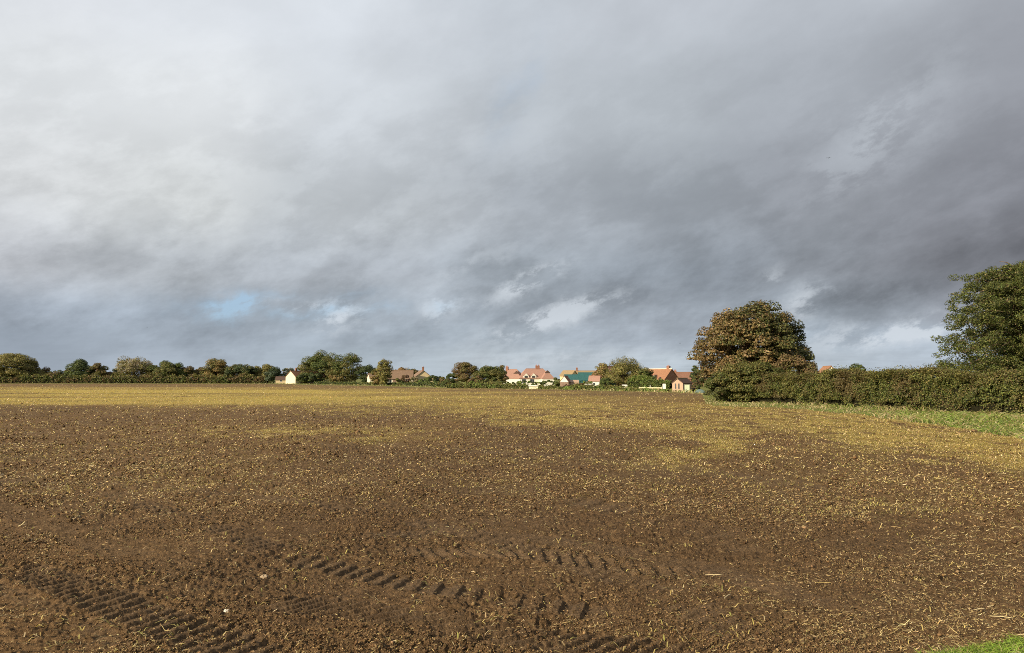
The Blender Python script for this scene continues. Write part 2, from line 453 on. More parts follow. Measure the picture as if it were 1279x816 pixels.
# tyre tracks: polylines given as ground points
def gpt(px, py):
    d = CAMH * FPX / (py - HY)
    return ((px - 640) / FPX * d, d)
TRACKS = [  # points, half width, lug period, depth, lean of the lugs, strength
    ([(-120,640),(0,694),(60,712),(150,745),(230,776),(300,800),(380,830)], 0.26, 0.165, 0.024, 0.25, 1.0),
    ([(140,612),(235,642),(300,664),(360,688),(430,706),(500,722),(580,735),(670,748),(780,765)], 0.21, 0.21, 0.025, 0.35, 1.0),
    ([(250,722),(330,744),(420,752),(500,762),(580,778),(680,792),(800,802),(930,812)], 0.26, 0.150, 0.028, -0.65, 1.0),
    ([(480,684),(560,688),(640,688),(720,696),(800,706),(900,720)], 0.22, 0.18, 0.022, 0.6, 0.9),
    ([(-80,600),(0,628),(60,648),(110,668),(180,690),(260,715)], 0.26, 0.19, 0.034, -0.5, 0.8),
    ([(690,618),(760,632),(830,648),(900,668),(960,690)], 0.40, 0.40, 0.030, 0.4, 0.8),
    ([(-100,675),(0,722),(60,748),(120,772),(200,812)], 0.10, 0.17, 0.014, 0.3, 0.5),
    ([(-150,596),(150,604),(380,626),(600,668),(800,728),(950,800)], 0.24, 0.19, 0.014, 0.5, 0.8),
    ([(420,668),(600,664),(760,684),(900,712),(1050,760)], 0.24, 0.17, 0.013, -0.5, 0.8),
    ([(560,560),(760,575),(960,600),(1180,640)], 0.5, 0.5, 0.024, 0.4, 0.6),
]
def smooth_poly(pts, n=40):
    p = np.array(pts); t = np.linspace(0, len(p) - 1, n)
    # catmull-rom
    out = []
    for tt in t:
        i = min(int(tt), len(p) - 2); f = tt - i
        p0 = p[max(i - 1, 0)]; p1 = p[i]; p2 = p[i + 1]; p3 = p[min(i + 2, len(p) - 1)]
        out.append(0.5 * ((2 * p1) + (-p0 + p2) * f + (2 * p0 - 5 * p1 + 4 * p2 - p3) * f * f + (-p0 + 3 * p1 - 3 * p2 + p3) * f ** 3))
    return np.array(out)
TR = [(smooth_poly([gpt(*q) for q in pts]), hw, per, dep, lean, st) for pts, hw, per, dep, lean, st in TRACKS]
def track_height(x, y):
    h = np.zeros(len(x), np.float32); press = np.zeros(len(x), np.float32)
    for k, (poly, hw, per, dep, lean, st) in enumerate(TR):
        lo = poly.min(0) - 1; hi = poly.max(0) + 1
        sel = np.where((x > lo[0]) & (x < hi[0]) & (y > lo[1]) & (y < hi[1]))[0]
        if len(sel) == 0: continue
        X = x[sel]; Y = y[sel]
        best = np.full(len(sel), 1e9); S = np.zeros(len(sel)); W = np.zeros(len(sel)); acc = 0
        for i in range(len(poly) - 1):
            a = poly[i]; b = poly[i + 1]; d = b - a; L = math.hypot(*d)
            if L < 1e-6: continue
            t = np.clip(((X - a[0]) * d[0] + (Y - a[1]) * d[1]) / (L * L), 0, 1)
            qx = X - (a[0] + t * d[0]); qy = Y - (a[1] + t * d[1])
            dd = qx * qx + qy * qy
            m = dd < best
            best[m] = dd[m]; S[m] = acc + t[m] * L
            sg = (d[0] * (Y[m] - a[1]) - d[1] * (X[m] - a[0])) / L
            W[m] = sg
            acc += L
        wn = W / hw
        endf = sstep(S, 0.0, 0.5) * (1 - sstep(S, acc - 0.5, acc)) if k not in (0, 4) else 1 - sstep(S, acc - 0.5, acc)
        jit = (vnoise(X * 5, Y * 5, 77 + k) - 0.5) * 0.16 + (vnoise(X * 17, Y * 17, 78 + k) - 0.5) * 0.08
        inside = 1 - sstep(np.abs(wn) + jit * 2, 0.80, 1.06)
        ph = S / per + lean * wn * hw / per * 0.9 + jit * 1.2 + 0.10 * np.sin(S * 3.1)
        fr = ph - np.floor(ph)
        lug = sstep(fr, 0.05, 0.35) * (1 - sstep(fr, 0.62, 0.74))
        patch = sstep(fbm(X * 1.3, Y * 1.3, 90 + k, 2), 0.20, 0.50)
        rim = np.exp(-((np.abs(wn) - 1.12) / 0.13) ** 2)
        hh = inside * (-dep * 0.55 + lug * dep * (1.0 + 0.6 * vnoise(X * 2.3, Y * 2.3, 95 + k))) + rim * dep * 0.45
        h[sel] += (hh * st * endf * (0.5 + 0.5 * patch)).astype(np.float32)
        press[sel] = np.maximum(press[sel], (inside * patch * st * endf).astype(np.float32))
    return h, press
def height(x, y):
    x = np.asarray(x, np.float64); y = np.asarray(y, np.float64)
    r = np.hypot(x, y)
    h, press = track_height(x, y)
    soft = 1 - 0.68 * press
    near = 1 - sstep(r, 18, 60)
    c1 = fbm(x * 5.0, y * 5.0, 1, 3)
    c2 = 1 - np.abs(fbm(x * 13, y * 13, 11, 3) * 2 - 1) * 1.6
    c3 = vnoise(x * 42, y * 42, 17); c4 = vnoise(x * 80, y * 80, 19)
    lum = sstep(fbm(x * 0.8, y * 0.8, 23, 3), 0.35, 0.65)
    rough = (0.55 + 0.75 * lum) * soft
    h = h + rough * (0.034 * (c1 - 0.5) + 0.024 * (c2 - 0.4) + 0.022 * (c3 - 0.5) + 0.011 * (c4 - 0.5))
    q = np.hypot(x + 3.5, y - 19.0) + 0.12 * fbm(x * 0.7, y * 0.7, 57, 2)
    h = h + 0.010 * np.sin(q * 2 * np.pi / 0.145) * sstep(fbm(x * 0.5, y * 0.5, 58, 2), 0.40, 0.62) * near * soft
    h = h + 0.03 * (fbm(x * 0.9, y * 0.9, 51, 2) - 0.5)
    h = h + 0.22 * (fbm(x * 0.04, y * 0.04, 61, 2) - 0.5) * sstep(r, 12, 60)
    return h, press

# ------------------------------------------------------------------ ground sheet
rows = [0.6, 1.2, 2.0, 2.8, 3.5, 4.1]
vv = CAMH * FPX / 4.6
while CAMH * FPX / vv < 130:
    rows.append(CAMH * FPX / vv); vv -= 0.80 if vv > 60 else 0.55
r = 135.0
while r < 6000:
    rows.append(r); r *= 1.045
rows = np.array(rows)
fine_a = np.linspace(math.radians(-43), math.radians(43), 1180)
coarse = np.linspace(math.radians(43), math.radians(317), 90)[1:-1]
ang = np.concatenate([fine_a, coarse]); na = len(ang); nr = len(rows)
jr = np.random.RandomState(4)
R_, A_ = np.meshgrid(rows, ang, indexing='ij')
X = (R_ * np.sin(A_)).ravel(); Y = (R_ * np.cos(A_)).ravel()
H, press = height(X, Y)
H[np.hypot(X, Y) > 400] *= 0.3
gr, yl, st, dk, ed = maps(X, Y)
H = np.where(gr > 0.5, H * 0.5 + 0.02, H)
V = np.stack([X, Y, H], 1)
V = np.concatenate([V, [[0, 0, 0]]])
i = np.arange(nr - 1)[:, None] * na; j = np.arange(na)[None, :]; j2 = (j + 1) % na
F = np.stack([(i + j), (i + na + j), (i + na + j2), (i + j2)], -1).reshape(-1, 4)
# centre
cen = len(V) - 1
Fc = np.stack([np.full(na // 2, cen), np.arange(0, na - 1, 2)[:na // 2], np.arange(1, na, 2)[:na // 2], (np.arange(2, na + 1, 2) % na)[:na // 2]], -1)
F = np.concatenate([F, Fc])
app = lambda a, v=0.0: np.concatenate([a, [v]])
mg, n, out = new_mat('field_soil'); p = principled(n, out, 0.95, 0.08)
pos = n.n('ShaderNodeNewGeometry').outputs['Position']
at = lambda nm: n.n('ShaderNodeAttribute', attribute_name=nm).outputs['Fac']
nb = n.noise(pos, 0.35, 6, 0.65); nm_ = n.noise(pos, 5.0, 6, 0.7); nf = n.noise(pos, 45.0, 5, 0.7); nff = n.noise(pos, 160.0, 3, 0.7)
soil = n.ramp(nm_, [(0.30, (0.072, 0.041, 0.019)), (0.5, (0.168, 0.099, 0.045)), (0.70, (0.275, 0.168, 0.080))])
soil = n.mix(n.smooth(nb, 0.35, 0.7, 0.0, 0.35), soil, (0.18, 0.118, 0.062))
soil = n.mix(n.math('MULTIPLY', n.smooth(at('dark'), 0.4, 0.65), 0.30), soil, (0.075, 0.05, 0.032))
soil = n.mix(n.math('MULTIPLY', at('press'), 0.35), soil, (0.17, 0.118, 0.072))
k = n.smooth(nf, 0.32, 0.68, 0.5, 1.4); soil = n.mix(1.0, soil, n.comb(k, k, k), 'MULTIPLY')
# straw flecks lying in the soil
fl = n.math('MULTIPLY', n.smooth(nff, 0.60, 0.68), n.smooth(at('straw'), 0.0, 1.0, 0.15, 0.9))
soil = n.mix(fl, soil, (0.36, 0.27, 0.13))
ylf = n.math('MULTIPLY', at('yellow'), n.smooth(n.noise(pos, 6.0, 6, 0.8), 0.38, 0.60, 0.15, 1.25), clamp=True)
ylf = n.math('MULTIPLY', ylf, n.smooth(n.vmath('LENGTH', pos, out=1), 40.0, 80.0, 0.62, 1.0))
soil = n.mix(n.math('MULTIPLY', ylf, 0.80), soil, n.ramp(nb, [(0.35, (0.58, 0.42, 0.10)), (0.65, (0.54, 0.44, 0.095))]))
grs = n.ramp(nm_, [(0.3, (0.07, 0.09, 0.02)), (0.5, (0.16, 0.17, 0.045)), (0.7, (0.27, 0.23, 0.09))])
colr = n.mix(at('grass'), soil, grs)
n.L.new(colr, p.inputs['Base Color'])
hh = n.math('ADD', n.math('MULTIPLY', nf, 0.6), n.math('ADD', n.math('MULTIPLY', nff, 0.25), nm_))
bump(n, p, hh, 0.9, 0.05)
ground = np_obj('field', V, F, mg, attrs={'grass': app(gr), 'yellow': app(yl), 'straw': app(st), 'dark': app(dk), 'press': app(press)}, smooth=True)
tag(ground, 'brown harrowed field with tyre tracks and yellow patches of volunteer seedlings', 'field', kind='structure')

# ------------------------------------------------------------------ loose things on the soil
def scatter(n, seed, vmin, vmax, umin=-260, umax=1540, power=1.0):
    """ground points spread so that density falls off with distance"""
    rs = np.random.RandomState(seed)
    t = rs.rand(n) ** power
    v = vmin + (vmax - vmin) * t
    u = umin + (umax - umin) * rs.rand(n)
    d = CAMH * FPX / (v - HY)
    return (u - 640) / FPX * d, d, rs
def blades(P0, dirs, nrm, length, width, mid=0.5, tip=0.15, bend=None):
    """two-segment tapered blade -> 6 verts, 2 quads"""
    side = np.cross(dirs, nrm); side /= np.linalg.norm(side, axis=1, keepdims=True) + 1e-9
    L = length[:, None]; W = width[:, None]
    if bend is None: bend = np.zeros_like(P0)
    m = P0 + dirs * L * mid
    t = P0 + dirs * L + bend * L
    V = np.stack([P0 - side * W * .5, P0 + side * W * .5, m - side * W * .5, m + side * W * .5, t - side * W * tip, t + side * W * tip], 1).reshape(-1, 3)
    b = np.arange(len(P0))[:, None] * 6
    F = np.concatenate([b + np.array([[0, 1, 3, 2]]), b + np.array([[2, 3, 5, 4]])], 0)
    return V, F
def unit(v): return v / (np.linalg.norm(v, axis=1, keepdims=True) + 1e-9)
def varcol(rs, n, pal, jit=0.15, w=None):
    pal = np.array(pal); idx = rs.choice(len(pal), n, p=w)
    c = pal[idx] * (1 + jit * rs.randn(n, 1)) * (1 + jit * 0.22 * rs.randn(n, 3))
    return np.clip(c, 0.004, 0.95)

# soil crumbs
x, y, rs = scatter(330000, 101, HY + 17, 905, power=0.93)
gr, yl, st_, dk, ed = maps(x, y); h, pr = height(x, y)
keep = (gr < 0.3) & (rs.rand(len(x)) > pr * 0.75) & (rs.rand(len(x)) > yl * 0.8) & (rs.rand(len(x)) > 0.6 * sstep(np.hypot(x, y), 25, 70)) & (rs.rand(len(x)) < 0.14 + 0.86 * sstep(fbm(x * 0.9, y * 0.9, 71, 4), 0.40, 0.64))
x, y, h = x[keep], y[keep], h[keep]; n_ = len(x)
d = np.hypot(x, y)
size = (0.0042 + 0.0085 * rs.rand(n_) ** 2.2 + 0.012 * (rs.rand(n_) > 0.985)) * np.clip(d / 8, 1, 4.5) ** 0.85 * (1 + 0.25 * sstep(d, 8, 14))
base = np.array([[1,0,0],[0,1,0],[-1,0,0],[0,-1,0],[0,0,1],[0,0,-1]], float)
V = base[None] * (0.65 + 0.6 * rs.rand(n_, 6, 1)) + 0.22 * rs.randn(n_, 6, 3)
V[:, :, 2] *= 0.75
V = V * size[:, None, None]
th = rs.rand(n_) * 6.28; c, s = np.cos(th), np.sin(th)
Vx = V[:, :, 0] * c[:, None] - V[:, :, 1] * s[:, None]; Vy = V[:, :, 0] * s[:, None] + V[:, :, 1] * c[:, None]
V = np.stack([Vx + x[:, None], Vy + y[:, None], V[:, :, 2] + (h + size * 0.35)[:, None]], -1).reshape(-1, 3)
fb = np.array([[0,1,4],[1,2,4],[2,3,4],[3,0,4],[1,0,5],[2,1,5],[3,2,5],[0,3,5]])
F = (np.arange(n_)[:, None, None] * 6 + fb[None]).reshape(-1, 3)
cc = varcol(rs, n_, [(0.150, 0.093, 0.044), (0.090, 0.055, 0.026), (0.215, 0.140, 0.068)], 0.16)
o = np_obj('soil_crumbs', V, F, M_clod, attrs={'col': np.repeat(cc, 6, 0)})
tag(o, 'loose brown soil crumbs and clods scattered over the harrowed field', 'soil crumbs', kind='stuff')

# straw and stubble bits
x, y, rs = scatter(330000, 202, HY + 6.5, 905, power=0.95)
gr, yl, st_, dk, ed = maps(x, y)
u, v = pix(x, y)
cl = fbm(x * 1.6, y * 1.1, 81, 4)
cl2 = sstep(fbm(x * 0.5, y * 0.35, 83, 3), 0.35, 0.65)
pk = np.clip(0.04 + 1.25 * st_ * sstep(cl, 0.40, 0.68) * (0.35 + 0.9 * cl2) + 0.24 * (v < 640) + 0.05, 0, 1)
prs = track_height(x, y)[1]
keep = (gr < 0.4) & (rs.rand(len(x)) < pk * (1 - 0.35 * sstep(v, 600, 680)) * (1 - 0.8 * prs))
x, y = x[keep], y[keep]; h, pr = height(x, y); n_ = len(x); d = np.hypot(x, y)
k = np.clip(d / 7, 1, 60)
L = (0.011 + 0.026 * rs.rand(n_) ** 2) * k ** 0.60 + 0.07 * (rs.rand(n_) > 0.988) * (d < 13)
Wd = (0.0020 + 0.0024 * rs.rand(n_)) * k ** 0.85 * (1 + 1.1 * sstep(d, 9, 18))
th = rs.rand(n_) * 6.283
til = np.abs(rs.randn(n_)) * 0.28 + 0.02 + 0.35 * sstep(d, 15, 60)
dirs = unit(np.stack([np.cos(th), np.sin(th), til], 1))
P0 = np.stack([x, y, h + 0.006 + 0.004 * rs.rand(n_)], 1)
V, F = blades(P0, dirs, unit(np.stack([rs.randn(n_) * .5, rs.randn(n_) * .5 - 0.3, np.ones(n_)], 1)), L, Wd, 0.5, 0.4, unit(rs.randn(n_, 3)) * 0.35)
cc = varcol(rs, n_, [(0.54, 0.40, 0.17), (0.42, 0.31, 0.13), (0.62, 0.50, 0.27), (0.26, 0.18, 0.08)], 0.2, [.35, .35, .1, .2])
o = np_obj('straw', V, F, M_straw, attrs={'col': np.repeat(cc, 6, 0)})
tag(o, 'chopped pale straw strewn thinly over the brown soil', 'straw', kind='stuff')

# yellow volunteer seedlings
x, y, rs = scatter(520000, 303, HY + 6.2, 905, power=2.0)
gr, yl, st_, dk, ed = maps(x, y)
pk = np.clip(yl * (0.10 + 2.6 * sstep(fbm(x * 3.6, y * 1.5, 87, 3), 0.43, 0.58)), 0, 1)
keep = (gr < 0.5) & (rs.rand(len(x)) < pk)
x, y = x[keep], y[keep]; yl = yl[keep]
x = np.repeat(x, 2) ; y = np.repeat(y, 2)
x = x + rs.randn(len(x)) * 0.03; y = y + rs.randn(len(x)) * 0.03
h, pr = height(x, y); n_ = len(x); d = np.hypot(x, y); k = np.clip(d / 14, 1, 30)
th = rs.rand(n_) * 6.283
dirs = unit(np.stack([np.cos(th), np.sin(th), 0.5 + rs.rand(n_) * 0.8], 1))
L = (0.045 + 0.055 * rs.rand(n_)) * np.clip(k, 1, 12) ** 0.40
Wd = (0.006 + 0.005 * rs.rand(n_)) * k ** 0.75
P0 = np.stack([x, y, h], 1)
bend = np.stack([np.cos(th) * .3, np.sin(th) * .3, -0.45 * np.ones(n_)], 1)
V, F = blades(P0, dirs, unit(np.stack([np.cos(th), np.sin(th), 0.6 + rs.rand(n_)], 1) * np.array([[-1, -1, 1]])), L, Wd, 0.5, 0.15, bend)
u, v = pix(x, y)
far_left = sstep(-u, -700, -100)
c1 = varcol(rs, n_, [(0.62, 0.47, 0.16), (0.54, 0.43, 0.13), (0.66, 0.51, 0.25), (0.38, 0.36, 0.09)], 0.12, [.4, .25, .2, .15])
o = np_obj('volunteer_seedlings', V, F, M_grass, attrs={'col': np.repeat(c1, 6, 0)})
tag(o, 'yellowing volunteer seedlings growing in patches across the brown field', 'seedlings', kind='stuff')

# grass of the verge by the hedge and along the far field edge
def grass(name, label, n, seed, umin, umax, vmin, vmax, hgt, wid, pal, wts, power=1.0, cond=None, dry=0.0):
    x, y, rs = scatter(n, seed, vmin, vmax, umin, umax, power)
    gr, yl, st_, dk, ed = maps(x, y)
    keep = gr > 0.45
    if cond is not None: keep &= cond(x, y)
    x, y = x[keep], y[keep]; h, pr = height(x, y); n_ = len(x); d = np.hypot(x, y)
    cl = fbm(x * 0.7, y * 0.5, seed + 3, 3)
    th = rs.rand(n_) * 6.283
    dirs = unit(np.stack([np.cos(th) * .5, np.sin(th) * .5, 1 + 0 * th], 1))
    L = hgt * (0.4 + 0.9 * rs.rand(n_)) * (0.5 + 1.2 * sstep(cl, .35, .65))
    k = np.clip(d / 30, 0.0, 20)
    Wd = wid * (0.7 + 0.6 * rs.rand(n_))
    P0 = np.stack([x, y, h * 0.5], 1)
    bend = np.stack([np.cos(th) * .35, np.sin(th) * .35, -0.25 * np.ones(n_)], 1)
    V, F = blades(P0, dirs, unit(np.stack([rs.randn(n_), rs.randn(n_), 0.2 + 0 * th], 1)), L, Wd, 0.5, 0.12, bend)
    dr = sstep(fbm(x * 0.45 + 9, y * 0.3, seed + 9, 3), 0.42, 0.62) * (1 - dry) + dry
    cA = varcol(rs, n_, pal, 0.14, wts)
    cB = varcol(rs, n_, [(0.42, 0.34, 0.17), (0.34, 0.27, 0.12), (0.50, 0.42, 0.24)], 0.12)
    m = (rs.rand(n_) < dr * (0.12 if name == 'lawn_grass' else 0.75))[:, None]
    cc = np.where(m, cB, cA)
    o = np_obj(name, V, F, M_grass, attrs={'col': np.repeat(cc, 6, 0)})
    tag(o, label, 'grass', kind='stuff')
    return o
GP = [(0.17, 0.25, 0.045), (0.26, 0.29, 0.07), (0.12, 0.16, 0.035), (0.34, 0.31, 0.12)]
grass('verge_grass', 'rough green and straw coloured grass strip in front of the right hand hedge', 150000, 11, 850, 1560, HY + 22, 640, 0.24, 0.034, GP, [.35, .3, .2, .15], 0.9, lambda x, y: (y < 95), dry=0.25)
grass('field_edge_grass', 'dry pale grass strip along the far edge of the field below the village', 60000, 12, -60, 900, HY + 4.8, HY + 20, 0.38, 0.10, GP, [.2, .3, .1, .4], 1.0,
      lambda x, y: (edge_row(pix(x, y)[0]) - pix(x, y)[1] < 2.0), dry=0.35)
grass('lawn_grass', 'bright short green grass corner at the bottom right foreground', 110000, 13, 1060, 1560, 745, 960, 0.045, 0.0042,
      [(0.20, 0.31, 0.035), (0.27, 0.38, 0.055), (0.13, 0.22, 0.03), (0.32, 0.36, 0.09)], [.35, .35, .2, .1], 1.0, lambda x, y: y < 7.5)

# ------------------------------------------------------------------ foliage
def leafquads(P0, N, size, rs, aspect=0.7):
    n = len(P0)
    a = unit(np.cross(N, unit(rs.randn(n, 3)))); b = np.cross(N, a)
    s = size[:, None]
    f = N * s * 0.12
    V = np.stack([P0 - a * s * .5 + f, P0 - b * s * .5 * aspect, P0 + a * s * .5 + f, P0 + b * s * .5 * aspect], 1).reshape(-1, 3)
    F = np.arange(n)[:, None] * 4 + np.arange(4)[None]
    return V, F
def sph(rs, n): return unit(rs.randn(n, 3))
PAL = {
 'green':   [(0.095, 0.125, 0.030), (0.135, 0.160, 0.042), (0.065, 0.090, 0.026)],
 'dark':    [(0.050, 0.072, 0.028), (0.070, 0.095, 0.034), (0.090, 0.108, 0.042)],
 'blue':    [(0.065, 0.095, 0.058), (0.090, 0.120, 0.075), (0.115, 0.140, 0.09)],
 'olive':   [(0.165, 0.155, 0.046), (0.125, 0.125, 0.038), (0.220, 0.190, 0.065)],
 'yellow':  [(0.290, 0.260, 0.080), (0.210, 0.205, 0.060), (0.340, 0.280, 0.110)],
 'gold':    [(0.320, 0.230, 0.085), (0.230, 0.185, 0.065), (0.270, 0.180, 0.075)],
 'brown':   [(0.190, 0.130, 0.062), (0.150, 0.112, 0.048), (0.230, 0.155, 0.078)],
 'red':     [(0.155, 0.090, 0.062), (0.125, 0.080, 0.052), (0.180, 0.110, 0.068)],
 'pale':    [(0.330, 0.280, 0.180), (0.240, 0.215, 0.120), (0.380, 0.320, 0.210)],
 'bright':  [(0.190, 0.280, 0.055), (0.145, 0.210, 0.050), (0.260, 0.320, 0.085)],
 'orange':  [(0.330, 0.195, 0.080), (0.250, 0.165, 0.068), (0.380, 0.250, 0.115)],
 'bronze':  [(0.195, 0.132, 0.050), (0.130, 0.100, 0.036), (0.290, 0.208, 0.095)],
 'hedge':   [(0.100, 0.122, 0.032), (0.150, 0.158, 0.042), (0.058, 0.074, 0.022)],
 'rust':    [(0.135, 0.105, 0.045), (0.095, 0.082, 0.030), (0.190, 0.140, 0.060)],
 'moss':    [(0.100, 0.105, 0.032), (0.150, 0.145, 0.050), (0.062, 0.070, 0.024)],
}
def crown_mesh(rs, rx, ry, z0, z1, nclump, rc, nleaf, leaf, palA, palB, bsplit=0.5, flat=0.8, shape='round', inner=0.5, grad=None, droop=0.0):
    """clumps of leaves inside a crown envelope; returns verts, faces, colours and clump centres"""
    ph = rs.rand(8) * 6.28
    c = sph(rs, nclump)
    rad = inner + (1 - inner) * rs.rand(nclump) ** 0.6
    rz = (z1 - z0) / 2; zc = (z0 + z1) / 2
    t = c[:, 2]
    az_ = np.arctan2(c[:, 1], c[:, 0])
    out = 1 + 0.06 * np.sin(2 * az_ + ph[0]) + 0.08 * np.sin(3 * az_ + 4 * t + ph[1]) + 0.08 * np.sin(5 * az_ - 3 * t + ph[2])
    prof = np.ones(nclump)
    if shape == 'cone': prof = np.clip(1.15 - 0.62 * (t + 1) / 2 - 0.25 * np.clip(t, 0, 1), 0.15, 2)
    if shape == 'dome': prof = np.where(t < 0, 1.0 + 0.22 * np.abs(t), 1.0)
    C = np.stack([c[:, 0] * rx * rad * out * prof, c[:, 1] * ry * rad * out * prof, zc + c[:, 2] * rz * rad * (1 + 0.06 * np.sin(4 * az_ + ph[3]))], 1)
    lo = z0 + rc * 0.3
    C[:, 2] = np.clip(C[:, 2], lo, z1 - rc * 0.5)
    rcs = rc * (0.6 + 0.8 * rs.rand(nclump))
    idx = rs.choice(nclump, nleaf, p=rcs ** 2 / np.sum(rcs ** 2))
    s = sph(rs, nleaf); s[:, 2] = np.where(s[:, 2] < -0.3, s[:, 2] * 0.5, s[:, 2])
    rr = (0.55 + 0.5 * rs.rand(nleaf) ** 0.7)
    P0 = C[idx] + s * (rcs[idx] * rr)[:, None] * np.array([[1, 1, flat]])
    P0[:, 2] -= droop * rcs[idx] * (s[:, 0] ** 2 + s[:, 1] ** 2)
    P0[:, 2] = np.maximum(P0[:, 2], 0.05)
    co = unit(P0 - np.array([[0, 0, zc - rz * 0.3]]))
    N = unit(0.75 * s + 0.35 * co + 0.55 * rs.randn(nleaf, 3) + np.array([[0, 0, 0.25]]))
    sz = leaf * (0.6 + 0.8 * rs.rand(nleaf))
    V, F = leafquads(P0, N, sz, rs)
    cn = rs.rand(nclump)
    mixv = cn[idx] * 0.6 + 0.4 * rs.rand(nleaf)
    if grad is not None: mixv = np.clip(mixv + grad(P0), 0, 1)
    A = varcol(rs, nleaf, palA, 0.28); B = varcol(rs, nleaf, palB, 0.28)
    cc = np.where((mixv > bsplit)[:, None], A, B)
    return V, F, np.repeat(cc, 4, 0), C, rcs

def make_tree(name, label, cat, px, d, topy, hw, palA, palB=None, seed=1, z0=None, nclump=40, rc=None, nleaf=None, leaf=None, shape='round',
              bsplit=0.5, flat=0.8, inner=0.45, trunk=True, bark=None, group=None, limbs=14, ry=None, grad=None, droop=0.0, trunk_r=None, density=1.0, x=None):
    rs = np.random.RandomState(seed)
    X, Yd = P(px, d)
    root = empty(name, (X, Yd, 0)); tag(root, label, cat, group)
    top = Z(topy, d); rx = hw / FPX * d
    if z0 is None: z0 = 0.12 * top
    if rc is None: rc = 0.30 * min(rx, top * 0.6)
    if leaf is None: leaf = max(0.11, d / 731 * 0.92)
    if nleaf is None:
        area = 4 * math.pi * ((rx * rx + 2 * rx * (top - z0) / 2) / 3)
        nleaf = int(area / (leaf * leaf * 0.35) * 2.6 * density)
    V, F, cc, C, rcs = crown_mesh(rs, rx * 0.86, (ry or rx) * 0.86, z0, top, nclump, rc, nleaf, leaf, PAL[palA], PAL[palB or palA], bsplit, flat, shape, inner, grad, droop)
    np_obj('crown', V, F, M_leaf, root, {'col': cc})
    if trunk:
        mb = MB(); tr = trunk_r or max(0.10, top * 0.028)
        hT = z0 + (top - z0) * 0.72
        sway = rs.randn(2) * 0.04 * top
        pts = [(0, 0, -0.1), (sway[0] * .2, sway[1] * .2, hT * 0.25), (sway[0] * .6, sway[1] * .6, hT * 0.6), (sway[0], sway[1], hT)]
        mb.tube([(0, 0, -0.15)] + pts[1:], [tr * 1.35, tr, tr * 0.62, tr * 0.22], 9)
        order = rs.permutation(len(C))[:limbs]
        for i in order:
            e = C[i]; f = min(0.85, max(0.12, (e[2] / top) * 0.65)) * rs.uniform(0.7, 1.0)
            s0 = Vector((sway[0] * f, sway[1] * f, hT * f)); e = Vector(e)
            m1 = s0.lerp(e, 0.5) + Vector((0, 0, 0.10 * (e - s0).length))
            mb.tube([s0, m1, e], [tr * 0.42, tr * 0.25, tr * 0.07], 6)
            for q in range(2):
                e2 = e + Vector(np.clip(rs.randn(3), -1, 1) * rcs[i] * 0.5); e2.z = min(e2.z, top - 0.3); mb.tube([m1.lerp(e, 0.5), e2], [tr * 0.13, tr * 0.04], 5)
        mb.build('trunk', bark or M_bark, root, smooth=True)
    return root

# big horse chestnut
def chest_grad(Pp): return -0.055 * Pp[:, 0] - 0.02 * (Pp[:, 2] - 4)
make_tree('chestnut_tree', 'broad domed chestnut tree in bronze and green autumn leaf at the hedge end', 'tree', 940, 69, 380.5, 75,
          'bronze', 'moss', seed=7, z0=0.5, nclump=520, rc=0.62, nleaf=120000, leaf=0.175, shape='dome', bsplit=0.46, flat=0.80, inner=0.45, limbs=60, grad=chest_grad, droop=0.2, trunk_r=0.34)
make_tree('russet_bush', 'russet brown leafy bush rising from the hedge at the right foot of the chestnut', 'bush', 986, 65, 441, 33,
          'brown', 'olive', seed=17, z0=1.2, nclump=60, rc=0.55, nleaf=14000, leaf=0.13, bsplit=0.4, limbs=20, trunk_r=0.08)
make_tree('hazel_bush', 'tall dark green rounded bush in front of the chestnut at the hedge end', 'bush', 942, 63.5, 454, 58,
          'olive', 'hedge', seed=27, z0=0.1, nclump=170, rc=0.5, nleaf=46000, leaf=0.12, shape='round', bsplit=0.35, inner=0.5, limbs=20, trunk_r=0.07, ry=1.6)
make_tree('hedge_shrub', 'low green shrub mound at the left end of the hedge under the chestnut', 'bush', 900, 64.5, 466, 22,
          'moss', 'green', seed=37, z0=0.05, nclump=40, rc=0.4, nleaf=12000, leaf=0.11, shape='dome', bsplit=0.35, limbs=10, trunk_r=0.05)
make_tree('small_round_tree', 'small round green tree peeping over the hedge right of the cream gable', 'tree', 1075, 62, 455, 12,
          'green', 'dark', seed=47, z0=1.4, nclump=22, rc=0.34, nleaf=5000, leaf=0.12, limbs=8, trunk_r=0.06)

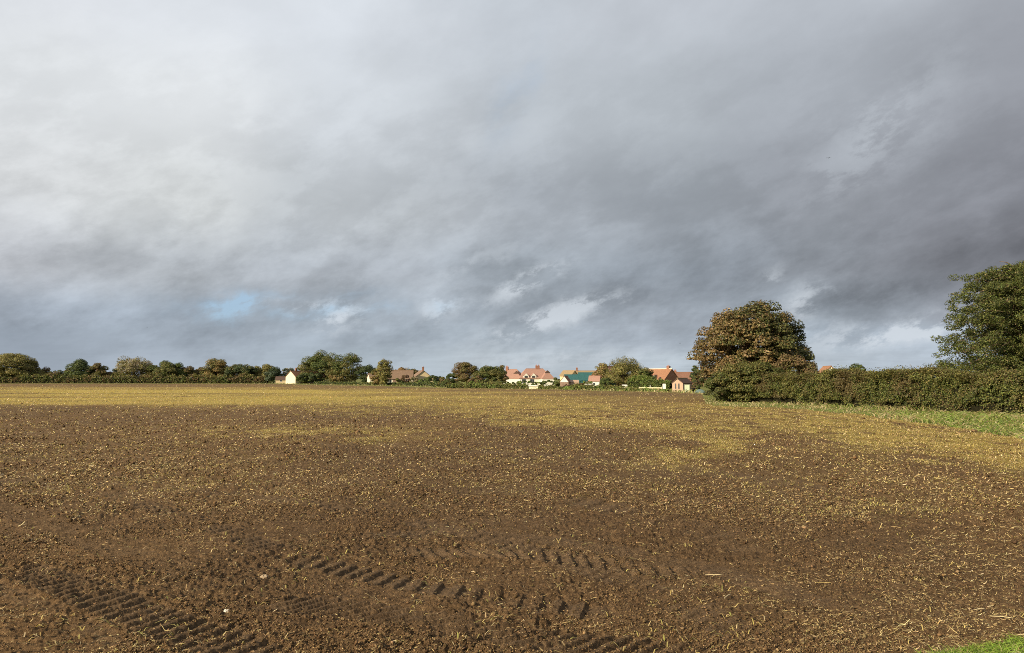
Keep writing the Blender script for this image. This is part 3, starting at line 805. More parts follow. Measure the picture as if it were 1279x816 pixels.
# big evergreen at the right frame edge
def evergreen():
    rs = np.random.RandomState(77)
    d = 52.0; X, Yd = P(1292, d)
    root = empty('evergreen_tree', (X, Yd, 0)); tag(root, 'tall shaggy evergreen tree with layered boughs cut by the right edge of the photo', 'tree')
    top = Z(329, d); mb = MB()
    sway = [(0, 0), (-0.1, 0.05), (-0.35, 0.1), (-0.2, 0.0), (-0.3, 0)]
    zs = [-0.15, top * .25, top * .5, top * .75, top * .96]
    tp = [Vector((sx, sy, z)) for (sx, sy), z in zip(sway, zs)]
    mb.tube(tp, [0.34, 0.26, 0.20, 0.12, 0.04], 10)
    mb.tube([tp[1], Vector((-1.2, -0.6, top * .42)), Vector((-1.9, -0.8, top * .66)), Vector((-1.8, -0.9, top * .80))], [0.16, 0.12, 0.08, 0.03], 8)
    pads = []
    nb = 240
    for i in range(nb):
        f = 0.05 + 0.92 * (i + rs.rand()) / nb
        z = top * f
        prof = np.interp(f, [0.04, 0.25, 0.40, 0.5, 0.60, 0.72, 0.85, 0.95, 1.0], [5.9, 6.5, 6.3, 6.0, 5.5, 5.3, 4.6, 3.3, 1.4])
        a = i * 2.39996 + rs.randn() * 0.3
        R = prof * (0.82 + 0.20 * rs.rand())
        s0 = Vector((sway[2][0] * min(1, f * 2), 0, z - 0.12 * R))
        e = Vector((math.cos(a) * R, math.sin(a) * R, z + rs.randn() * 0.55))
        m1 = s0.lerp(e, 0.55) + Vector((0, 0, 0.08 * R))
        mb.tube([s0, m1, s0.lerp(e, .8)], [0.055, 0.035, 0.010], 5)
        for q in np.linspace(0.10, 1.0, 7):
            c = s0.lerp(m1, q / 0.55) if q < 0.55 else m1.lerp(e, (q - 0.55) / 0.45)
            pads.append((c.x + rs.randn() * .25, c.y + rs.randn() * .25, c.z + rs.randn() * 0.22, (0.36 + 0.34 * rs.rand()) * (1.1 - 0.35 * q)))
    pads = np.array(pads); pads[:, 2] = np.minimum(pads[:, 2], top - 0.3)
    nl = 230000
    idx = rs.choice(len(pads), nl, p=pads[:, 3] ** 2 / np.sum(pads[:, 3] ** 2))
    s = sph(rs, nl); P0 = pads[idx, :3] + s * (pads[idx, 3] * (0.5 + 0.6 * rs.rand(nl)))[:, None] * np.array([[1, 1, 0.62]])
    N = unit(0.7 * s + 0.6 * rs.randn(nl, 3) + np.array([[0, 0, 0.3]]))
    V, F = leafquads(P0, N, 0.15 * (0.6 + 0.8 * rs.rand(nl)), rs, 0.42)
    cn = rs.rand(len(pads))[idx]
    A = varcol(rs, nl, [(0.110, 0.130, 0.036), (0.150, 0.160, 0.046), (0.075, 0.090, 0.028)], 0.30); B = varcol(rs, nl, PAL['hedge'], 0.28); Bb = varcol(rs, nl, [(0.26, 0.20, 0.10)], 0.2)
    cc = np.where((cn * .6 + .4 * rs.rand(nl) > 0.45)[:, None], A, B); cc = np.where((rs.rand(nl) < 0.04)[:, None], Bb, cc)
    np_obj('crown', V, F, M_leaf, root, {'col': np.repeat(cc, 4, 0)})
    mb.build('trunk', M_bark, root, smooth=True)
evergreen()

# clipped hedges: body of twigs wrapped in leaves, both parts of one hedge
def make_hedge(name, label, path, hts, thick, nleaf, leaf, palA, palB, seed, bsplit=0.5, top_rough=0.12, base_gap=0.15, third=None):
    rs = np.random.RandomState(seed)
    pts = np.array(path, float); root = empty(name, (pts[0][0], pts[0][1], 0)); tag(root, label, 'hedge')
    pts = pts - pts[0]
    seg = np.hypot(*(pts[1:] - pts[:-1]).T); cum = np.concatenate([[0], np.cumsum(seg)]); T = cum[-1]
    def at_(s):
        x = np.interp(s, cum, pts[:, 0]); y = np.interp(s, cum, pts[:, 1]); h = np.interp(s, cum, hts)
        x2 = np.interp(np.minimum(s + T * .01, T), cum, pts[:, 0]); y2 = np.interp(np.minimum(s + T * .01, T), cum, pts[:, 1])
        x1 = np.interp(np.maximum(s - T * .01, 0), cum, pts[:, 0]); y1 = np.interp(np.maximum(s - T * .01, 0), cum, pts[:, 1])
        t = unit(np.stack([x2 - x1, y2 - y1, 0 * x], 1)); nn = np.stack([-t[:, 1], t[:, 0], 0 * x], 1)
        return x, y, h, t, nn
    # twig body, coloured near-black for the shade inside the hedge
    ns = max(20, int(T / (thick * 0.35))); ss = np.linspace(0, T, ns); x, y, h, t, nn = at_(ss)
    nk = 14; a = np.linspace(0, math.pi, nk)
    prof = np.stack([np.sign(np.cos(a)) * np.abs(np.cos(a)) ** 0.5, np.abs(np.sin(a)) ** 0.5], 1)
    V = np.zeros((ns, nk, 3))
    for k in range(nk):
        wob = 0.80 + 0.22 * rs.rand(ns)
        V[:, k, :2] = np.stack([x, y], 1) + nn[:, :2] * (prof[k, 0] * thick * 0.5 * 0.50 * wob)[:, None]
        V[:, k, 2] = prof[k, 1] * h * (0.76 + 0.08 * rs.rand(ns))
    V[:, 0, 2] = -0.05; V[:, -1, 2] = -0.05
    i = np.arange(ns - 1)[:, None] * nk; j = np.arange(nk - 1)[None]
    F = np.stack([i + j, i + j + 1, i + nk + j + 1, i + nk + j], -1).reshape(-1, 4)
    np_obj('branches', V.reshape(-1, 3), F, M_twig_shade, root)
    # leaves
    s = rs.rand(nleaf) * T; x, y, h, t, nn = at_(s)
    lump = fbm(s * 0.9 / max(thick, .5) + 5, 0 * s, seed, 3) - 0.5
    lump2 = fbm(s * 3.0 / max(thick, .5) + 15, 0 * s + 3, seed + 1, 3) - 0.5
    hh_ = h * (1 + top_rough * (lump * 1.2 + lump2 * 1.2))
    a = rs.rand(nleaf)
    # perimeter coordinate: near side 0-0.42, top 0.42-0.66, far side rest
    side = np.where(a < 0.45, -1.0, np.where(a > 0.75, 1.0, 0.0))
    zz = np.where(side != 0, rs.rand(nleaf) ** 0.85 * hh_, hh_)
    off = np.where(side != 0, side * thick * 0.5, (rs.rand(nleaf) * 2 - 1) * thick * 0.48)
    bul = fbm(s * 1.3 + 31, zz * 1.5 + side * 9, seed + 2, 3) - 0.5
    off = off * (1 + 0.75 * bul) * np.where(side != 0, 1 - 0.22 * sstep(zz / hh_, 0.8, 1.0), 1)
    zz = np.where(side == 0, hh_ * (1 + 0.16 * bul), zz)
    und = (zz < base_gap * h) & (rs.rand(nleaf) < 0.55 + 0.5 * (fbm(s * 0.8, 0 * s, seed + 5, 2) > 0.5))
    rec = sstep(fbm(s * 2.2, zz * 2.2 + side * 5, seed + 21, 3), 0.56, 0.40)
    depth = rs.rand(nleaf) ** 1.6 * 0.22 * thick + rec * 0.19 * thick * (side != 0)
    o3 = np.where(side != 0, 1, 0)
    offd = off - np.sign(off) * depth * o3; zz = zz - depth * (1 - o3)
    P0 = np.stack([x, y, zz], 1) + nn * offd[:, None] + rs.randn(nleaf, 3) * leaf * 0.35
    # stray shoots on top
    sh = (side == 0) & (rs.rand(nleaf) < 0.06); P0[sh, 2] += rs.rand(sh.sum()) * 0.14 * h[sh]
    N = nn * side[:, None] + np.array([[0, 0, 1]]) * (1 - np.abs(side))[:, None]
    N = unit(N + 0.75 * rs.randn(nleaf, 3) + np.array([[0, 0, 0.25]]))
    ok = ~und; P0 = P0[ok]; N = N[ok]; P0[:, 2] = np.maximum(P0[:, 2], 0.04); m = len(P0)
    V, F = leafquads(P0, N, leaf * (0.6 + 0.8 * rs.rand(m)), rs)
    pn = fbm(s[ok] * 0.8, zz[ok] * 1.0 + 4, seed + 7, 3)
    A = varcol(rs, m, PAL[palA], 0.30); B = varcol(rs, m, PAL[palB], 0.30)
    top_lit = 0.30 * sstep(P0[:, 2] / h[ok], 0.75, 1.0)  # upper leaves take the lighter palette, light from above painted in
    cc = np.where((pn * .9 + .25 * (rs.rand(m) - .5) * 2 + top_lit > bsplit)[:, None], A, B)
    fl = rs.rand(m) < 0.09 + 0.10 * (top_lit > 0.15)  # yellow-green flecks, denser on top: leaf highlights painted as colour
    cc[fl] = varcol(rs, int(fl.sum()), [(0.25, 0.23, 0.07), (0.20, 0.22, 0.06)], 0.2)
    if third:
        Cc = varcol(rs, m, PAL[third], 0.16); p3 = fbm(s[ok] * 0.5 + 77, zz[ok] * .6, seed + 11, 3)
        cc = np.where((p3 + .3 * (rs.rand(m) - .5) > 0.60)[:, None], Cc, cc)
    np_obj('leaves', V, F, M_leaf, root, {'col': np.repeat(cc, 4, 0)})
    return root
HP = [(19.3, 66.0), (22.7, 61.0), (24.6, 55.5), (25.6, 48.5), (27.2, 42.5), (29.8, 38.0), (33.5, 33.5), (39, 28.5)]
make_hedge('hawthorn_hedge', 'long clipped hawthorn hedge dark green and bronze running along the right side of the field', HP,
           [2.45, 2.35, 2.45, 2.45, 2.45, 2.55, 2.6, 2.6], 1.9, 320000, 0.088, 'olive', 'hedge', 5, 0.55, 0.20, 0.20, 'rust')

# ------------------------------------------------------------------ far tree line on the left
GL = 'trees in the line beyond the far edge of the field'
far = [
 # px, top, hw, d, palA, palB, label, name, shape
 (20,444.5,25,338,'yellow','olive','large rounded yellow green tree at the far left end of the tree line','broadleaf_tree','dome'),
 (52,459,9,346,'red','brown','small dull red brown tree just right of the large yellow green one','broadleaf_tree','round'),
 (71,463,10,352,'dark','green','low flat topped dark tree second gap from the left end of the tree line','broadleaf_tree','round'),
 (101,451,17,342,'green','dark','dark green peaked tree left of a narrow olive tree on the far left skyline','broadleaf_tree','cone'),
 (123,455,9,342,'olive','brown','narrow olive tree touching the dark peaked tree on its right','broadleaf_tree','round'),
 (137,464,8,345,'red','brown','low reddish bush between the narrow olive tree and the pale thin tree','bush','round'),
 (148,461,8,350,'blue','dark','small dark bluish tree at the left foot of the pale thin tree','broadleaf_tree','round'),
 (170,446,20,340,'pale','olive','pale thin leaved tree with light bare branches showing in the left tree line','broadleaf_tree','round'),
 (209,451.5,18,338,'green','olive','even dome shaped dark green tree right of the pale thin tree','broadleaf_tree','dome'),
 (236,459,13,342,'brown','olive','low brownish tree right of the even green dome','broadleaf_tree','round'),
 (254,458,11,345,'olive','brown','low olive tree against the left side of the golden tree','broadleaf_tree','round'),
 (273,449.5,15,338,'gold','olive','golden autumn tree taller than those beside it in the left tree line','broadleaf_tree','round'),
 (301,456,17,336,'dark','olive','dark green tree with a ragged brown top right of the golden tree','broadleaf_tree','round'),
 (331,456,15,340,'yellow','olive','yellowish leafy tree left of and behind the blue green spruce','broadleaf_tree','round'),
 (343,460,12,325,'blue','dark','blue green spruce left of the white gabled cottage','spruce_tree','cone'),
 (360,460,7,345,'blue','pale','small grey green tree behind the roof of the white gabled cottage','broadleaf_tree','round'),
 (383,452,9,350,'pale','gold','thin pale gold tree above the cottage roof beside the big dark trees','broadleaf_tree','round'),
 (403,441,25,312,'green','olive','tallest of the two big dark trees right of the white gabled cottage','broadleaf_tree','dome'),
 (434,444,21,300,'olive','green','big open olive tree with branches showing, right hand one of the two','broadleaf_tree','dome'),
 (390,466,18,300,'dark','green','dark bush mass in front of the white gabled cottage roof','bush','round'),
 (381,468,11,303,'green','moss','lower green bush touching the right side of the white gable end','bush','round'),
 (421,469,12,292,'gold','olive','rounded golden brown bush at the foot of the two big dark trees','bush','round'),
 (460,457,13,275,'dark','dark','dense dark conifer between the big olive tree and the narrow birch','conifer_tree','round'),
 (469,460,7,285,'green','dark','small green conifer tucked behind the dense dark one','conifer_tree','round'),
 (472,461,8,228,'gold','olive','yellowing low tree at the left foot of the narrow birch','broadleaf_tree','round'),
 (86,462,9,356,'moss','brown','dull olive tree half hidden behind the left side of the dark peaked tree','broadleaf_tree','round'),
 (190,458,9,356,'gold','moss','small golden tree in the gap right of the pale thin tree','broadleaf_tree','round'),
 (225,460,7,360,'green','moss','small green tree in the gap right of the even green dome','broadleaf_tree','round'),
 (288,461,8,358,'moss','gold','low olive tree between the golden tree and the ragged brown topped one','broadleaf_tree','round'),
 (316,462,8,358,'brown','moss','low brown tree between the ragged brown topped tree and the yellowish one','broadleaf_tree','round'),
 (-28,452,26,345,'green','moss','green tree at the extreme left edge beside the large yellow green tree','broadleaf_tree','round'),
 (481,448.5,10,222,'olive','yellow','narrow upright birch in front of the white farmhouse','birch_tree','round'),
 (500,460,14,285,'brown','orange','rusty brown tree behind the ridge of the white farmhouse','broadleaf_tree','round'),
 (513,461,12,285,'olive','brown','low olive tree in the dip between farmhouse and brown cottage roofs','broadleaf_tree','round'),
]
for k, (px, ty, hw, d, pa, pb, lab, nm, shp) in enumerate(far):
    pale = pa == 'pale'
    if d > 320: hw *= 1.28
    make_tree(nm, lab, 'bush' if nm == 'bush' else 'tree', px, d, ty, hw, pa, pb, seed=200 + k, z0=0.3 if not pale else 1.0, nclump=int(26 + hw * 1.5) if nm != 'birch_tree' else 110, shape=shp,
              group=GL if d > 320 else None, limbs=30 if pale or px == 434 else 14, bark=M_barkpale if pale else None, density=0.42 if pale else (0.7 if px == 434 else 1.0), ry=max(3.0, hw / FPX * d * .8))
def hpath(pxs, ds): return [P(a, b) for a, b in zip(pxs, ds)]
make_hedge('boundary_hedge', 'long low dark hedge below the left tree line at the far side of the field', hpath([-330,-100,0,60,120,180,240,300,335], [331,331,331,331,330,330,329,328,327]),
           [3.6,3.8,3.2,3.9,3.0,3.8,2.9,3.6,2.9], 3.6, 30000, 0.42, 'olive', 'green', 71, 0.50, 0.9, 0.1, 'brown')
make_hedge('low_hedge', 'low dark hedge line in front of the white farmhouse and big dark trees', hpath([395,430,470,505,535,560], [268,256,236,214,196,176]),
           [0.9,0.8,0.8,0.8,1.0,1.4], 1.4, 14000, 0.28, 'green', 'dark', 72, 0.6, 0.4, 0.1)

# village shrubs ------------------------------------------------------
GS = 'bushes along the village edge'
sh = [
 (498,473,8,215,'green','olive','green garden bush below the brown farmhouse roof'),
 (506,469,9,222,'brown','red','brown twiggy bush hiding the right end of the farmhouse wall'),
 (519,471,8,214,'pale','olive','pale thin bush between farmhouse and cream walled cottage'),
 (531,472,8,205,'bright','green','bright green bush in front of the brown roofed cottage'),
 (543,468,12,200,'green','dark','rounded green bush right of the brown roofed cottage'),
 (556,471,9,182,'brown','olive','brown tinged bush low at the left foot of the bronze tree'),
 (567,466,12,205,'dark','green','dark green bush between the rounded bush and the bronze tree'),
 (628,476,11,168,'dark','green','dark low bush below the left pink roofed house'),
 (616,471,15,172,'olive','green','broad olive bush below the green village tree'),
 (595,470,14,180,'olive','brown','leafy olive bush below the bronze tree on its right side'),
 (640,478,9,162,'dark','green','low dark bush in front of the left pink roofed house wall'),
 (655,475,9,172,'bright','green','bright green bush between the two pink roofed houses'),
 (670,477,8,166,'green','bright','green bush behind the long low white shed roof'),
 (683,475,9,172,'green','dark','dark green bush in front of the hipped end of the right pink roofed house'),
 (696,472,8,176,'green','olive','green bush at the left side of the white gabled shed'),
 (688,481,12,156,'olive','bright','low weedy bush right of the long low white shed roof'),
 (712,480,9,158,'brown','red','brown bush growing against the white gabled shed'),
 (724,478,7,158,'olive','brown','olive bush below the green metal barn'),
 (733,476,8,165,'bright','olive','pale green bush under the right half of the green metal barn'),
 (757,473,10,138,'dark','green','dark round bush left of the willow foot'),
 (773,481,9,134,'brown','red','purple brown low bush under the willow'),
 (767,478,5,140,'dark','dark','very dark narrow bush under the willow edge'),
 (805,481,8,124,'green','bright','leafy weeds left end of the low white fence'),
 (846,482,7,120,'green','dark','green bush left of the brick garden shed'),
 (869,476,6,113,'brown','dark','brown bush touching the right end of the garden shed roof'),
 (868,481,7,110,'green','brown','green bush between garden shed and the chestnut'),
]
for k, (px, ty, hw, d, pa, pb, lab) in enumerate(sh):
    make_tree('garden_bush', lab, 'bush', px, d, ty, hw, pa, pb, seed=400 + k, z0=0.05, nclump=18, shape='round', group=GS, limbs=6, trunk_r=0.05, leaf=d / 731 * 0.85)
vt = [
 (583,453,17,196,'brown','olive','bronze topped tree in the middle of the far village edge','broadleaf_tree','round',1.0),
 (612,457,20,192,'green','olive','green village tree standing left of the pink roofed houses','broadleaf_tree','dome',1.0),
 (628,456,8,205,'olive','brown','slim olive tree touching the left pink roofed house','broadleaf_tree','cone',1.0),
 (752,454,11,175,'yellow','gold','small yellow leaved tree left of and behind the willow','broadleaf_tree','round',0.8),
 (779,448.5,26,150,'olive','yellow','broad drooping willow in the village with pale yellow green crown','willow_tree','dome',1.0),
 (806,461,12,142,'olive','green','small olive tree against the left side of the orange roofed house','broadleaf_tree','round',1.0),
 (868,457,7,180,'dark','green','little dark conifer on the skyline left of the chestnut','conifer_tree','cone',1.0),
 (873,460,8,160,'olive','dark','small olive tree behind the left edge of the chestnut','broadleaf_tree','round',1.0),
]
for k, (px, ty, hw, d, pa, pb, lab, nm, shp, den) in enumerate(vt):
    make_tree(nm, lab, 'tree', px, d, ty, hw, pa, pb, seed=500 + k, z0=0.4, nclump=int(40 + hw), shape=shp, limbs=18, density=den, droop=0.9 if 'willow' in nm else 0.0, leaf=d / 731 * 0.9)
make_hedge('garden_hedge', 'leafy bright topped garden hedge behind the low white fence', hpath([786,800,815,828,838], [134,131,128,126,125]),
           [2.1,2.2,2.0,1.8,1.6], 1.2, 9000, 0.17, 'bright', 'green', 73, 0.62, 0.5, 0.1)
make_hedge('weedy_hedge', 'ragged low weedy hedge of mixed green plants in front of the pink roofed houses', hpath([560,600,640,680,720,760,800,835], [163,156,150,143,136,128,121,114]),
           [0.9,1.2,0.8,0.6,0.7,0.8,0.35,0.35], 1.3, 22000, 0.18, 'olive', 'green', 74, 0.55, 0.9, 0.1, 'bright')

# ------------------------------------------------------------------ buildings
R_pink = tiles('pink_tiles', (0.53, 0.31, 0.23), (0.46, 0.26, 0.19), dirt=0.2)
R_orange = tiles('orange_tiles', (0.45, 0.225, 0.125), (0.36, 0.18, 0.10), dirt=0.2)
R_brown = tiles('weathered_tiles', (0.26, 0.17, 0.11), (0.36, 0.24, 0.16), dirt=0.6)
R_dull = tiles('dull_red_tiles', (0.37, 0.19, 0.12), (0.29, 0.15, 0.10), dirt=0.4)
R_ochre = tiles('ochre_tiles', (0.46, 0.33, 0.18), (0.39, 0.28, 0.15), dirt=0.2)
R_dark = tiles('dark_tiles', (0.13, 0.085, 0.065), (0.18, 0.11, 0.08), dirt=0.4)
W_white = plain('white_render', (0.77, 0.74, 0.63), 0.85, 0.2, 0.07)
W_cream = plain('cream_render', (0.74, 0.68, 0.50), 0.85, 0.2, 0.10)
W_sand = plain('sand_render', (0.62, 0.50, 0.30), 0.85, 0.2, 0.12)
W_brick = bricks('red_brick', (0.34, 0.14, 0.08), (0.27, 0.11, 0.07))
W_pinkbrick = bricks('pink_brick', (0.58, 0.40, 0.28), (0.50, 0.33, 0.23))
W_green = boards('green_sheet', (0.035, 0.12, 0.115), 0.3, True, 0.2)
W_wood = boards('old_boards', (0.26, 0.17, 0.12), 0.16, False, 0.3)
W_pale = boards('pale_green_boards', (0.58, 0.66, 0.46), 0.2, True, 0.08)
M_glass = plain('window_glass', (0.03, 0.035, 0.04), 0.12, 0.6, 0.2)
M_frame = plain('painted_frame', (0.75, 0.74, 0.70), 0.5, 0.3, 0.05)
M_lead = plain('lead', (0.15, 0.15, 0.16), 0.7, 0.3, 0.2)
M_pot = plain('chimney_pot', (0.40, 0.17, 0.10), 0.8, 0.2, 0.2)

def house(name, label, px, d, L, Wd, he, hr, rot, wall, roof, hip=0.0, chim=(), wins=(), doors=(), group=None, cat='house', over=0.25, ridge=None, gable_mat=None):
    """ridge along local x; centre at px,d; rot in degrees"""
    x, y = P(px, d); root = empty(name, (x, y, 0), math.radians(rot)); tag(root, label, cat, group)
    l, v = L / 2, Wd / 2
    mb = MB()
    if hip > 0:
        mb.box(-l, l, -v, v, -0.2, he)
    else:
        for sx in (-l, l):
            pass
        b = [(-l,-v,-.2),(l,-v,-.2),(l,v,-.2),(-l,v,-.2),(-l,-v,he),(l,-v,he),(l,v,he),(-l,v,he),(-l,0,hr - .06),(l,0,hr - .06)]
        mb.v = b; mb.f = [(0,1,5,4),(2,3,7,6),(3,0,4,8,7),(1,2,6,9,5),(4,5,9,8),(6,7,8,9),(0,3,2,1)]
    mb.build('wall', wall, root)
    # roof: closed slab with thickness
    t = 0.12; o = over; sl_ = (hr - he) / v
    rx = l + (o if hip == 0 else o); e = he - o * sl_
    rr = l + o - hip
    mbr = MB()
    def slab(pts):
        up = [Vector(q) + Vector((0, 0, t)) for q in pts]
        mbr.poly(up); mbr.poly([Vector(q) for q in reversed(pts)])
        for a in range(len(pts)):
            b2 = (a + 1) % len(pts); mbr.poly([Vector(pts[a]), Vector(pts[b2]), up[b2], up[a]])
    g = 0.01
    slab([(-rx, -v - o, e), (rx, -v - o, e), (rr, -g, hr), (-rr, -g, hr)])
    slab([(rx, v + o, e), (-rx, v + o, e), (-rr, g, hr), (rr, g, hr)])
    if hip > 0:
        slab([(rx + g, -v - o + g, e), (rx + g, v + o - g, e), (rr + g, 0, hr)])
        slab([(-rx - g, v + o - g, e), (-rx - g, -v - o + g, e), (-rr - g, 0, hr)])
    rf = mbr.build('roof', roof, root)
    rg = MB(); rg.box(-rr, rr, -0.10, 0.10, hr + 0.04, hr + t + 0.07)
    rg.build('ridge', ridge or roof, rf)
    for (cx, cy, ch, cw) in chim:
        c = MB(); c.box(cx - cw / 2, cx + cw / 2, cy - 0.3, cy + 0.3, hr - 1.0, hr + ch); c.box(cx - cw / 2 - .05, cx + cw / 2 + .05, cy - .35, cy + .35, hr + ch, hr + ch + .1)
        co = c.build('chimney', W_brick, rf)
        for q in (-1, 1):
            pm = MB(); pm.tube([(cx + q * cw * .22, cy, hr + ch + .1), (cx + q * cw * .22, cy, hr + ch + .42)], [.11, .09], 8); pm.build('chimney_pot', M_pot, co)
    # windows: (face, u, z, w, h) face in 'f' (-y), 'l' (-x), 'r' (+x)
    def on(face, u0, u1, z0, z1, out0, out1, m):
        if face == 'f': m.box(u0, u1, -v - out1, -v - out0, z0, z1)
        elif face == 'l': m.box(-l - out1, -l - out0, u0, u1, z0, z1)
        else: m.box(l + out0, l + out1, u0, u1, z0, z1)
    for (fc, u, z, ww, wh) in wins:
        m = MB(); b = 0.07 if ww > 0.3 else 0.02
        on(fc, u - ww/2 - b, u + ww/2 + b, z - b, z, -0.02, 0.05, m); on(fc, u - ww/2 - b, u + ww/2 + b, z + wh, z + wh + b, -0.02, 0.05, m)
        on(fc, u - ww/2 - b, u - ww/2, z, z + wh, -0.02, 0.05, m); on(fc, u + ww/2, u + ww/2 + b, z, z + wh, -0.02, 0.05, m); on(fc, u - .025, u + .025, z, z + wh, -0.02, 0.045, m)
        wo_ = m.build('window', M_frame if ww > 0.3 else M_lead, root)
        g_ = MB(); on(fc, u - ww/2, u + ww/2, z, z + wh, 0.004, 0.02, g_); g_.build('pane', M_glass, wo_)
    for (fc, u, ww, wh, mt) in doors:
        m = MB(); on(fc, u - ww/2, u + ww/2, 0.0, wh, -0.02, 0.04, m); m.build('door', mt, root)
    # bargeboards on gables
    if hip == 0:
        pass
    return root, (l, v)
def dormer(root, x, v, z0, w, h, hip_h, mat, roofm, depth=2.0):
    m = MB(); m.box(x - w/2, x + w/2, -v - 0.02, -v + depth, z0, z0 + h)
    d0 = m.build('dormer', mat, root)
    r = MB(); y0, y1 = -v - 0.15, -v + depth; zt = z0 + h; a = w/2 + .12
    r.v = [(x - a, y0, zt), (x + a, y0, zt), (x, y0, zt + hip_h), (x - a, y1, zt), (x + a, y1, zt), (x, y1, zt + hip_h),
           ]
    r.f = [(0,1,2),(5,4,3),(0,2,5,3),(1,4,5,2),(0,3,4,1)]
    r.build('dormer_roof', roofm, d0)
    f = MB(); f.poly([(x - w/2 + .1, y0 - .004, zt + .02), (x + w/2 - .1, y0 - .004, zt + .02), (x, y0 - .004, zt + hip_h - .12)]); f.build('gable_board', mat, d0)
    g = MB(); g.box(x - w*.3, x + w*.3, -v - .05, -v - .025, z0 + h*.25, z0 + h*.85); g.build('pane', M_glass, d0)

house('white_cottage', 'cottage with tall bright white gable end and orange roof beyond the field', 386, 318, 20, 5.8, 3.0, 5.4, 60, W_cream, R_orange, chim=[(-7.0, 0, 1.0, .9)],
      wins=[('f', -4, 1.0, 1.0, 1.0), ('f', 2, 1.0, 1.0, 1.0)])
house('garden_outbuilding', 'small low brown roofed outbuilding just left of the white gable end', 353, 322, 4.5, 4, 1.7, 3.0, 10, W_sand, R_dark, cat='outbuilding', wins=[('f', 0, .9, .8, .8)])
house('white_farmhouse', 'long white walled farmhouse with streaked brown tiled roof behind the birch', 494, 238, 11.5, 6, 2.1, 4.7, 6, W_cream, R_brown, chim=[(-5.0, 0, .8, .7)], group=None,
      wins=[('f', -4.2, .9, 1.0, 1.1), ('f', -1.4, .9, 1.0, 1.1), ('f', 1.4, .9, 1.0, 1.1), ('f', 4.2, .9, 1.0, 1.1)], doors=[('f', 0, .9, 2.0, W_wood)])
house('cream_annex', 'little cream walled annex with light brown roof left of the birch', 468, 246, 3.6, 4.2, 2.4, 3.8, 25, W_cream, R_brown, cat='outbuilding', wins=[('f', 0, 1.0, .7, .8)])
house('brown_cottage', 'brown roofed cottage with sandy gable end facing right, far right of the farm buildings', 527, 246, 9.5, 6.4, 2.2, 4.7, -74, W_sand, R_brown, chim=[(3.6, 0, 1.1, .6)],
      wins=[('f', -2, .9, 1.0, 1.0), ('f', 1.4, .9, 1.0, 1.0)])
h1, (l1, v1) = house('pink_roofed_house', 'left and more hidden of the two white houses with pink hipped roofs', 641, 240, 7.5, 7.0, 2.3, 5.0, -12, W_white, R_pink, hip=2.6, chim=[(-1.9, 0, .9, .9)],
      wins=[('f', -2.2, .9, 1.2, 1.1), ('f', 1.8, .9, 1.2, 1.1)])
# hipped front wing with small gablet
def wing(root, x0, x1, y0, y1, he, hr, roofm, wallm, capm):
    m = MB(); m.box(x0, x1, y0, y1, -.1, he); wl = m.build('bay', wallm, root)
    xc = (x0 + x1) / 2; o = .2; r = MB(); zz = hr
    A = (x0 - o, y0 - o, he - .05); B = (x1 + o, y0 - o, he - .05); Cc = (x1 + o, y1, he - .05); Dd = (x0 - o, y1, he - .05)
    f = (xc, y0 + (xc - x0) * .75, zz); b = (xc, y1, zz)
    r.v = [A, B, Cc, Dd, f, b]; r.f = [(0,1,4),(1,2,5,4),(3,0,4,5),(0,3,2,1),(2,3,5)]
    r.build('bay_roof', roofm, wl)
    g = MB(); y = f[1] - .55
    g.v = [(xc - .95, y, zz - .75), (xc + .95, y, zz - .75), (xc, y, zz + .12), (xc, f[1] + .6, zz + .12), (xc - .8, f[1] + .5, zz - .6), (xc + .8, f[1] + .5, zz - .6)]
    g.f = [(0,1,2),(0,2,3,4),(1,5,3,2)]; g.build('gablet', capm, wl)
wing(h1, 0.4, 4.2, -6.6, -2.0, 2.1, 4.4, R_pink, W_white, R_dark)
h2, (l2, v2) = house('pink_roofed_house', 'right hand white house with pink hipped roof, two white dormers and a big chimney', 668, 236, 10.5, 7.4, 2.3, 5.2, 8, W_white, R_pink, hip=2.7, chim=[(1.0, 0, 1.0, 1.3)],
      wins=[('f', -4, .8, 1.2, 1.1), ('f', -1.4, .8, 1.2, 1.1)])
dormer(h2, -3.3, v2, 2.1, 1.7, .9, .9, W_white, R_pink); dormer(h2, -.9, v2, 2.1, 1.7, .9, .9, W_white, R_pink)
wing(h2, 1.4, 5.2, -6.4, -2.0, 2.1, 4.6, R_pink, W_white, R_dark)
house('ochre_roofed_house', 'house with ochre roof showing above the left end of the green metal barn', 711, 262, 4.5, 5, 3.2, 4.9, -35, W_sand, R_ochre)
house('pale_ridged_house', 'long pale ridged house with a chimney behind the green metal barn', 727, 268, 10, 6, 2.8, 4.9, 2, W_cream, R_ochre, chim=[(-1.8, 0, .9, .6)])
